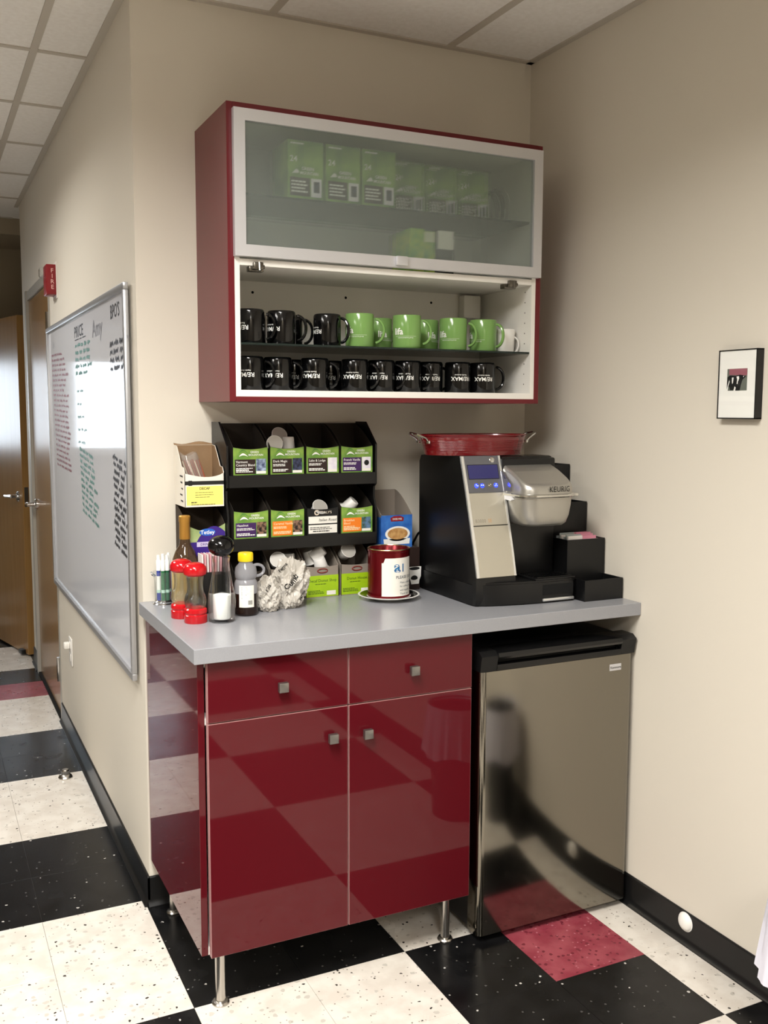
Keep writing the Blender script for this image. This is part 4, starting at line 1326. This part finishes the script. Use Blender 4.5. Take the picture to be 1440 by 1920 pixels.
for k, (x, on) in enumerate(((.907, 1), (.927, 1), (.954, 0), (.975, 1))):
    z = 1.3125
    dsc = MB().lathe([(0, .0010), (.0062, .0010), (.0072, 0)], seg=20)
    dsc.tri(Matrix.Translation((x, py(z) - .0051, z)) @ Matrix.Rotation(R(90 - 17), 4, 'X'))
    bo = obj('button', dsc, M('lit_button', '20208A', .3, emit='2038FF', es=3.0) if on else M('dim_button', '6A6250', .4), dp)
    ic = MB()
    for q in range(3):
        aa = 2 * math.pi * q / 3 + .5 * k
        ic.box(x + .0035 * math.cos(aa) - .0012, x + .0035 * math.cos(aa) + .0012, py(z) - .0068, py(z) - .006, z + .0035 * math.sin(aa) - .0012, z + .0035 * math.sin(aa) + .0012)
    obj('icon', ic, M('icon_glow', 'FFFFFF', .4, emit='D8E4FF', es=1.5) if on else m_inkwhite, bo)
obj('logo_disc', MB().lathe([(0, .002), (.007, .0015), (.009, 0)], seg=20).tri(Matrix.Translation((.975, py(1.388) - .005, 1.388)) @ Matrix.Rotation(R(73), 4, 'X')), m_chrome, dp)
# brew head
HX, HW, HB, HF, HS = 1.0975, .0945, -.350, -.548, -.455
def dshape(s=1.0, grow=0.0, n=24):
    P = []
    hw = HW * s + grow
    ctr = -.43
    yb = HB
    ys = HS
    for k in range(5):
        P.append((HX + hw, yb + (ys - yb) * k / 4))
    fy_ = (HF - HS) * s - grow
    for k in range(1, n):
        a = math.pi * k / n
        ex = .5
        P.append((HX + hw * math.copysign(abs(math.cos(a)) ** ex, math.cos(a)), ys + fy_ * math.sin(a) ** ex))
    for k in range(5):
        P.append((HX - hw, ys + (yb - ys) * k / 4))
    return P
rings = []
for s, z in ((.60, 1.192), (.72, 1.194), (.82, 1.202), (.90, 1.225), (.945, 1.255), (.965, 1.281)):
    rings.append([Vector((x, y, z)) for x, y in dshape(s)])
obj('brew_basket', MB().loft(rings), m_silver, cm)
rings = [[Vector((x, y, z)) for x, y in dshape(1.0, g)] for z, g in ((1.2800, .002), (1.2835, .006), (1.2885, .006), (1.2915, .001))]
lipm = MB().loft(rings)
lipm.prism([(HX + .06, HF + .03), (HX + .105, HF + .022), (HX + .128, HF + .05), (HX + .124, HF + .075), (HX + .09, HF + .09)], 'z', 1.2815, 1.2890)
obj('lid_handle', lipm, M('polished_silver', 'D2D0CA', .12, metal=.9), cm)
def ztop(y):
    pts = [(-.34, 1.386), (-.40, 1.374), (-.45, 1.357), (-.49, 1.337), (-.52, 1.322), (-.56, 1.308)]
    for (a, za), (b_, zb) in zip(pts, pts[1:]):
        if y >= b_:
            return za + (zb - za) * (y - a) / (b_ - a)
    return pts[-1][1]
rings = []
for t_, s in ((0.0, .985), (.45, .975), (.82, .955), (.95, .925), (1.0, .88)):
    rings.append([Vector((x, y, 1.2915 + (ztop(y) - 1.2915) * t_)) for x, y in dshape(s)])
lidm = MB().loft(rings, cap=False)
top = rings[-1]
n = len(top)
for k in range(n // 2 - 0):
    j = n - 1 - k
    if k + 1 < j - 1 or k + 1 == j - 1:
        lidm.add([top[k], top[k + 1], top[j - 1], top[j]], [(0, 1, 2, 3)])
lid = obj('lid', lidm, m_silver, cm, sharp=50)
def on_lid(x, y):
    # wrap the name around the front of the lid
    X = HX + .022 + x
    u = min(max((X - HX) / (HW * .98), -.999), .999)
    a = math.acos(math.copysign(abs(u) ** (1 / .5), u))
    Y = HS + (HF - HS) * .985 * math.sin(a) ** .5
    return Vector((X, Y - .0016 + max(0, y - .010) * .12, 1.2975 + y))
obj('lettering', MB().text('KEURIG', .0235, on_lid, align='CENTER', off=.002, sx=.95), m_inkblack, lid, recalc=False)
obj('side_strip', MB().prism([(-.372, 1.290), (-.468, 1.290), (-.474, 1.272), (-.468, 1.268), (-.372, 1.274)], 'x', HX - HW - .0045, HX - HW + .004), M('white_trim', 'E8E8EA', .3), cm)
obj('hinge_cover', MB().box(cxm + .002, cx1 - .004, -.40, -.30, 1.372, 1.398, bev=.008), m_blackgloss, cm)
obj('side_reflection', MB().prism([(-.362, 1.37), (-.415, 1.352), (-.465, 1.316), (-.465, 1.296), (-.362, 1.296)], 'x', HX - HW - .0035, HX - HW + .002), M('blue_reflection', 'A9A9B8', .12, metal=.9), cm)  # bluish plate imitates the reflection on the lid's left side
obj('drip_tray', MB().box(1.055, 1.200, -.525, -.415, 1.030, 1.036, bev=.002), m_black, cm)
gm = MB()
for k in range(7):
    gm.box(1.065, 1.190, -.518 + k * .0145, -.513 + k * .0145, 1.0362, 1.0385)
obj('drip_grate', gm, m_blackgloss, cm)
obj('tray_recess_shade', MB().box(1.080, 1.190, -.5285, -.5255, .985, 1.016), m_hole, cm)  # near-black slab painted in for the shaded tray recess
obj('tray_handle', MB().box(1.078, 1.192, -.533, -.526, .9665, .9755, bev=.003), m_bez, cm)
obj('power_cord', MB().tube([(.925, -.136, 1.165), (.905, -.115, 1.158), (.888, -.085, 1.13), (.877, -.062, 1.09), (.871, -.048, 1.04), (.868, -.04, .99), (.90, -.05, CT + .005), (.96, -.08, CT + .004)], .004, seg=8), m_black, cm)

# =================================================================== RED OVAL BASKET
bk = thing('oval_tub', 'red enamel oval tub with wire handles on top of the coffee maker', 'tub', (.978, -.282, 1.4005))
m_enamel = M('red_enamel', '6C0E14', .22, spec=.6, coat=.5)
tubp = [(0, 0), (.80, 0), (.82, .002)]
tubp += [(.83 + .05 * k / 5, .006 + .045 * k / 5) for k in range(6)]
ribs = []
for k in range(25):
    z = .005 + .050 * k / 24
    ribs.append((.815 + .075 * k / 24 + .006 * math.sin(k * math.pi / 2.0) ** 2 * (1 if 4 < k < 20 else 0), z))
pr = [(0, 0), (.81, 0)] + ribs + [(.905, .0575), (.915, .060), (.905, .0625), (.885, .060), (.80, .004), (0, .003)]
obj('shell', MB().lathe([(r_ * .2, z) for r_, z in pr], .978, -.282, 1.4005, seg=64, sx=1.0, sy=.66), m_enamel, bk)
for s in (-1, 1):
    x = .978 + s * .179
    P = [(x - s * .002, -.282 - .032, 1.4005 + .040), (x + s * .006, -.282 - .034, 1.4005 + .050), (x + s * .034, -.282 - .026, 1.4005 + .064), (x + s * .044, -.282, 1.4005 + .068), (x + s * .034, -.282 + .026, 1.4005 + .064), (x + s * .006, -.282 + .034, 1.4005 + .050), (x - s * .002, -.282 + .032, 1.4005 + .040)]
    h_ = MB().tube(P, .003, seg=8)
    for sy in (-1, 1):
        h_.lathe([(0, -.006), (.006, -.004), (.006, .004), (0, .006)], x - s * .002, -.282 + sy * .032, 1.4405, seg=10)
    obj('handle', h_, m_chrome, bk)

# =================================================================== STEPPED ORGANISER
og = thing('packet_organiser', 'black four-step plastic organiser between the coffee maker and the wall', 'organiser', (1.28, -.38, CT))
o0, o1 = 1.2085, 1.3525
FYS = [-.562, -.470, -.375, -.279]
FZS = [1.025, 1.138, 1.245, 1.361]
poly = [(-.185, CT), (FYS[0], CT)]
for k in range(4):
    poly.append((FYS[k], FZS[k]))
    if k < 3:
        poly.append((FYS[k + 1], FZS[k]))
poly.append((-.185, FZS[3]))
for a in (o0, o1 - .003):
    obj('side_wall', MB().prism(poly, 'x', a, a + .003), m_black, og)
for k in range(4):
    obj('front_wall', MB().box(o0 + .003, o1 - .003, FYS[k], FYS[k] + .003, CT + .0, FZS[k], bev=.0008, seg=1), m_black, og)
obj('back_wall', MB().box(o0 + .003, o1 - .003, -.188, -.185, CT, FZS[3]), m_black, og)
for k in range(4):
    yb = FYS[k + 1] if k < 3 else -.188
    zf = [CT + .001, CT + .075, CT + .19, CT + .30][k]
    obj('bin_floor', MB().box(o0 + .003, o1 - .003, FYS[k] + .003, yb, zf, zf + .003), m_black, og)
zf = CT + .0785
rnd = random.Random(12)
pcol = [M('packet_grey', 'AEB6B8', .5), M('packet_grey', 'AEB6B8', .5), m_pinkw, M('packet_pink', 'E79AB0', .5), M('packet_pink', 'E79AB0', .5)]
for k in range(12):
    y = FYS[1] + .010 + (k % 6) * .0125
    x = o0 + .010 + (k // 6) * .064
    lean = rnd.uniform(-.006, .008)
    pk = MB().box(x, x + .056, y, y + .004, zf, zf + .112)
    hgt = rnd.uniform(.096, .116)
    pk.v = [Vector((v.x + (rnd.uniform(-.002, .002) if v.z > zf + .05 else 0), v.y + (lean if v.z > zf + .05 else 0), v.z if v.z < zf + .05 else zf + hgt)) for v in pk.v]
    side = 'pink' if k // 6 else 'pale grey'
    obj('sweetener_packet', pk, [m_pinkw, MATS['packet_pink']][k % 3 > 0] if k // 6 else [m_pinkw, MATS['packet_grey']][k % 3 > 0], loc=(x + .028, y, zf),
        label='%s sweetener packet standing in the second step of the black organiser' % side, cat='packet', group=side + ' packets in the organiser')

# =================================================================== BOXES BEHIND THE FROSTED FLAP
m_gbox = M('box_green', '93B85A', .4, vary=(16, .12, '5C8244'))
def closed_box(lab, x0, y0, w_, h_, z0):
    t = thing('coffee_pod_box', lab, 'box', (x0, y0, z0), 'closed green boxes behind the frosted flap')
    obj('carton', MB().box(x0, x0 + w_, y0, y0 + .13, z0, z0 + h_, bev=.001, seg=1), m_gbox, t)
    tp = obj('title_panel', MB().box(x0 + .006, x0 + w_ * .62, y0 - .0006, y0, z0 + .008, z0 + .058), m_brown, t)
    L = MB()
    lines(L, x0 + .010, x0 + w_ * .56, z0 + .045, 4, .004, .005, 5, y0 - .001)
    obj('lettering', L, m_inkwhite, tp, recalc=False)
    obj('photo', MB().box(x0 + w_ * .65, x0 + w_ - .006, y0 - .0006, y0, z0 + .008, z0 + .058), m_photoC, t)
    obj('photo_detail', MB().box(x0 + w_ * .72, x0 + w_ - .012, y0 - .0009, y0 - .0006, z0 + .02, z0 + .05), m_photoB, t)
    G = MB().text('GREEN', .012, XZ(x0 + .040, y0 - .0006, z0 + .079), off=.016)
    G.text('MOUNTAIN', .012, XZ(x0 + .036, y0 - .0006, z0 + .067), off=.016, sx=.85)
    G.add([(x0 + a, y0 - .0006, z0 + b_) for a, b_ in [(.012, .068), (.034, .070), (.030, .078), (.024, .080)]], [(0, 1, 2, 3)])
    G.text('24', .022, XZ(x0 + .006, y0 - .0006, z0 + .100), off=.01)
    lines(G, x0 + .008, x0 + .06, z0 + .147, 1, .004, .003, 7, y0 - .0006)
    obj('brand_mark', G, m_inkwhite, t, recalc=False)
for k, (x, y) in enumerate([(.362, -.298), (.476, -.298), (.588, -.298), (.722, -.225), (.838, -.220), (.955, -.215)]):
    closed_box('closed green coffee box on the glass shelf behind the frosted flap, %s from the left' % words[k], x, y, .106, .158, 2.1212)
def small_box(lab, x0, x1, y0, z0, z1, ma, mb_, split):
    t = thing('tea_box', lab, 'box', ((x0 + x1) / 2, y0 + .05, z0))
    obj('carton', MB().box(x0, x1, y0, y0 + .12, z0, z1, bev=.001, seg=1), ma, t)
    obj('upper_label', MB().box(x0 + .002, x1 - .002, y0 - .0006, y0, z0 + (z1 - z0) * split, z1 - .002), mb_, t)
m_gbox2 = M('box_leaf_green', '5FA53A', .4, vary=(20, .15, 'C2D23C'))
small_box('small green tea box below the glass shelf behind the frosted flap, nearest the flap handle', .752, .800, -.28, 1.944, 2.075, m_gbox2, M('box_yellow_green', 'B4CC3A', .4, vary=(40, .2, '5FA53A')), .6)
small_box('second small green tea box behind the frosted flap, in the middle of three', .803, .842, -.27, 1.944, 2.072, m_gbox2, M('printed_cream', 'E2E4C0', .5), .75)
small_box('small black tea box with white top label behind the frosted flap', .846, .905, -.275, 1.944, 2.078, m_blackcard, m_paper, .58)
# coiled dark cable at the right end behind the flap
obj('coiled_cable', MB().tube([(1.125 + .035 * math.cos(a) , -.16 + .008 * a / 6, 2.185 + .06 * math.sin(a)) for a in [k * .3 for k in range(60)]], .004, seg=6), m_black,
    loc=(1.125, -.16, 2.122), label='dark coiled cable at the right end behind the frosted flap', cat='cable')

# =================================================================== WHITEBOARD
wy0, wy1, wz0, wz1 = .0704, 1.9757, .6994, 1.9133
wbd = thing('whiteboard', 'large framed whiteboard covered in handwriting on the left wall', 'whiteboard', (-.01, 1.02, wz0))
obj('panel', MB().box(-.014, -.009, wy0 + .01, wy1 - .01, wz0 + .01, wz1 - .01), M('whiteboard_enamel', 'D8DAE2', .07, spec=.6), wbd)
for nm, a in (('top', (wy0, wy1, wz1 - .022, wz1)), ('bottom', (wy0, wy1, wz0, wz0 + .022)), ('l', (wy0, wy0 + .022, wz0 + .022, wz1 - .022)), ('r', (wy1 - .022, wy1, wz0 + .022, wz1 - .022))):
    obj('frame_rail', MB().box(-.024, -.008, a[0], a[1], a[2], a[3], bev=.003), M('board_rail', 'B4B5B8', .35, metal=.7), wbd)
obj('mount', MB().box(-.010, -.0005, wy0 + .06, wy0 + .10, wz0 + .2, wz1 - .2).box(-.010, -.0005, wy1 - .10, wy1 - .06, wz0 + .2, wz1 - .2), m_alu, wbd)
def hand(mb, y, z, wid, h, rnd, slope=0.0, th=.0028):
    """one handwritten line as short pen strokes; text runs towards the viewer (decreasing y)"""
    s = 0.0
    while s < wid:
        L_ = rnd.uniform(.04, .10)
        pts = []
        nst = max(3, int(L_ / .010))
        for k in range(nst + 1):
            d = s + L_ * k / nst
            pts.append((y - d, z + slope * d + h * (.5 + (.5 if k % 2 else -.5) * rnd.uniform(.35, 1.0))))
        for (a, za), (b_, zb) in zip(pts, pts[1:]):
            dy, dz = b_ - a, zb - za
            l = math.hypot(dy, dz) or 1e-6
            ny, nz = -dz / l * th * .8, dy / l * th * .6
            mb.add([(-.0146, a + ny, za + nz), (-.0146, b_ + ny, zb + nz), (-.0146, b_ - ny, zb - nz), (-.0146, a - ny, za - nz)], [(0, 1, 2, 3)])
        s += L_ + rnd.uniform(.014, .030)
def BT(y, z):
    return lambda a, b_: Vector((-.0146, y - a, z + b_))
rnd = random.Random(21)
red = MB()
for k in range(23):
    hand(red, 1.86 - .004 * k, 1.775 - k * .0225, rnd.uniform(.34, .46), .013, rnd, -.02, .0042)
obj('red_handwriting', red, M('red_marker', '84404A', .5), wbd, recalc=False, kind='stuff')
gr = MB()
for k in range(5):
    hand(gr, 1.12, 1.775 - k * .027, rnd.uniform(.30, .36), .018, rnd, -.01, .0045)
for k in range(5):
    hand(gr, 1.10, 1.60 - k * .05, rnd.uniform(.06, .16), .014, rnd, 0, .0032)
for k in range(11):
    hand(gr, 1.08 - .004 * k, 1.375 - k * .024, rnd.uniform(.24, .34), .018, rnd, -.08, .0045)
obj('green_handwriting', gr, M('green_marker', '5F928A', .5), wbd, recalc=False, kind='stuff')
bl = MB()
for k in range(4):
    hand(bl, .36, 1.735 - k * .026, .22, .020, rnd, .01, .0052)
for k in range(13):
    hand(bl, .36 - .01 * (k % 3), 1.375 - k * .024, rnd.uniform(.16, .24), .020, rnd, -.10, .0052)
bl.text("BPO'S", .062, BT(.34, 1.825), off=.012)
bl.text('PRICE', .062, BT(1.13, 1.815), off=.006, sx=1.4)
hand(bl, 1.12, 1.805, .26, .002, rnd, 0, .003)
obj('black_handwriting', bl, M('black_marker', '2A2A2E', .5), wbd, recalc=False, kind='stuff')
gy = MB()
gy.text('Amy', .085, BT(.70, 1.79), off=.006, sx=1.3)
gy.text('List', .04, BT(1.80, 1.815), off=.0)
for k in range(3):
    hand(gy, .14, 1.80 - k * .03, .04, .018, rnd, 0, .004)
obj('grey_handwriting', gy, M('grey_marker', '77777E', .5), wbd, recalc=False, kind='stuff')

# =================================================================== FIRE STROBE
fs = thing('fire_alarm_strobe', 'red fire alarm strobe box on the left wall above the whiteboard', 'fire alarm', (-.02, 1.76, 2.05))
m_fire = M('fire_red', '861C24', .35)
obj('housing', MB().box(-.045, 0.0, 1.70, 1.81, 2.046, 2.178, bev=.004), m_fire, fs)
L = MB()
for k, c in enumerate('FIRE'):
    L.text(c, .026, lambda x, y, k=k: Vector((-.020 + x, 1.6994, 2.142 - .024 * k + y)), align='CENTER', off=.01)
obj('lettering', L, M('pale_red_ink', 'E8B8B4', .5), fs, recalc=False)
obj('strobe_lens', MB().box(-.068, -.044, 1.72, 1.79, 2.125, 2.168, bev=.008), m_acrylic, fs)
obj('back_plate', MB().box(-.004, -.0005, 1.69, 1.82, 2.03, 2.19), m_white, fs)

# =================================================================== WALL OUTLET
ot = thing('wall_outlet', 'white wall outlet plate low on the wall under the whiteboard', 'outlet', (-.004, 1.60, .38))
obj('plate', MB().box(-.006, -.0005, 1.555, 1.645, .380, .505, bev=.0025), m_white, ot)
for z in (.415, .470):
    obj('socket', MB().box(-.0085, -.0055, 1.583, 1.617, z - .016, z + .016, bev=.002), m_white, ot)
obj('plug', MB().box(-.034, -.0086, 1.586, 1.614, .456, .486, bev=.006), m_white, ot)

# second outlet on the back wall beside the counter corner
# =================================================================== FLOOR DOOR STOP
ds = thing('door_stop', 'small domed steel door stop on the floor beside the left wall', 'door stop', (-.092, 1.209, 0))
obj('dome', MB().lathe([(0, 0), (.028, 0), (.029, .004), (.026, .010), (.020, .016), (.016, .018), (.016, .030), (.013, .036), (0, .037)], -.092, 1.209, 0, seg=28), m_steel_leg, ds)
obj('bumper', MB().lathe([(.0165, .019), (.0185, .020), (.0185, .029), (.0165, .030)], -.092, 1.209, 0, seg=24), M('grey_rubber', '5A5856', .6), ds)

# =================================================================== WALL BUMPER ON THE RIGHT BASEBOARD
wbp = thing('wall_bumper', 'white round door bumper on the black baseboard of the right wall', 'bumper', (RX - .006, -.882, .067))
dm = MB().lathe([(0, .016), (.010, .0152), (.018, .012), (.024, .007), (.0265, .002), (.0265, 0), (0, 0)], seg=32)
dm.tri(Matrix.Translation((RX - .006, -.882, .067)) @ Matrix.Rotation(R(-90), 4, 'Y'))
obj('dome', dm, m_white, wbp)
rg = MB().tube([(RX - .0075, -.882 + .0268 * math.cos(a), .067 + .0268 * math.sin(a)) for a in [2 * math.pi * k / 32 for k in range(32)]], .0016, seg=6, closed=True)
obj('rim', rg, m_mugwhite, wbp)

# =================================================================== PICTURE
pc = thing('framed_picture', 'small framed photograph of cows with a white mat on the right wall', 'picture', (RX - .012, -1.01, 1.516))
p0, p1, q0, q1 = -1.0745, -.9440, 1.5165, 1.6960
xf = RX - .0245
mb = MB()
for (a, b_, c, d) in ((p0, p1, q0, q0 + .003), (p0, p1, q1 - .003, q1), (p0, p0 + .003, q0, q1), (p1 - .003, p1, q0, q1)):
    mb.box(xf, RX - .0008, a, b_, c, d)
obj('frame', mb, m_black, pc)
obj('mat_board', MB().box(xf + .0015, xf + .004, p0 + .003, p1 - .003, q0 + .003, q1 - .003), M('mat_white', 'F1F1EC', .5), pc)
a0, a1, b0, b1 = -1.043, -.975, 1.590, 1.6465
ph_ = obj('photo', MB().box(xf + .0010, xf + .0015, a0, a1, b0, b1), M('photo_grass', '6C7168', .4), pc)
def PY(u, v):
    return (a1 + (a0 - a1) * u, b0 + (b1 - b0) * v)
def patch(name, pts, mat, off):
    o_ = MB()
    for P in pts:
        o_.add([(xf + .0010 - off, *PY(u, v)) for u, v in P], [tuple(range(len(P)))])
    obj(name, o_, mat, ph_, recalc=False)
patch('barn_print', [[(.1, .72), (1, .68), (1, 1), (.1, 1)]], M('photo_barn', '9A5F6A', .4), .0002)
patch('cow_print', [[(0, .1), (.02, .62), (.15, .7), (.45, .68), (.65, .72), (.95, .66), (.92, .6), (.78, .5), (.70, .2), (.66, 0), (.42, 0), (.40, .15), (.32, .02), (.18, .02), (.12, .2)]], m_inkblack, .0004)
patch('cow_patch_print', [[(.25, .60), (.34, .6), (.31, .35), (.28, .3), (.26, .4)], [(.48, .64), (.60, .66), (.62, .55), (.56, .40), (.55, .3), (.50, .3), (.52, .5)], [(.0, .0), (.04, .2), (.12, .5), (.14, .4), (.08, .2), (.06, 0)], [(.36, 0), (.40, .2), (.46, .14), (.44, 0)], [(.80, .62), (.86, .68), (.84, .6)]], m_inkwhite, .0006)
obj('glazing', MB().box(xf + .0001, xf + .0003, p0 + .003, p1 - .003, q0 + .003, q1 - .003), m_pane, pc)

# =================================================================== WASTE BIN WITH LINER
bn = thing('waste_bin', 'waste bin with a pale plastic liner folded over its rim', 'waste bin', (1.212, -1.447, 0))
obj('bin', MB().lathe([(0, .001), (.088, .001), (.091, .006), (.106, .425), (.109, .430), (.104, .430), (.088, .010), (0, .008)], 1.212, -1.447, 0, seg=40), m_black, bn)
def liner(u, v):
    a = 2 * math.pi * u
    fold = .004 * math.sin(17 * a) * v + .003 * math.sin(29 * a + 2) * v
    if v < .12:
        r_ = .101 + .010 * v / .12
        z = .420 + .016 * v / .12
    else:
        k = (v - .12) / .88
        r_ = .1115 + .020 * k + fold
        z = .436 - k * (.188 + .010 * math.sin(5 * a))
    return Vector((1.212 + r_ * math.cos(a), -1.447 + r_ * math.sin(a), z))
obj('liner', MB().grid(liner, 96, 18, closeu=True), M('liner_plastic', 'DAD9E4', .3, spec=.5), bn, recalc=False)
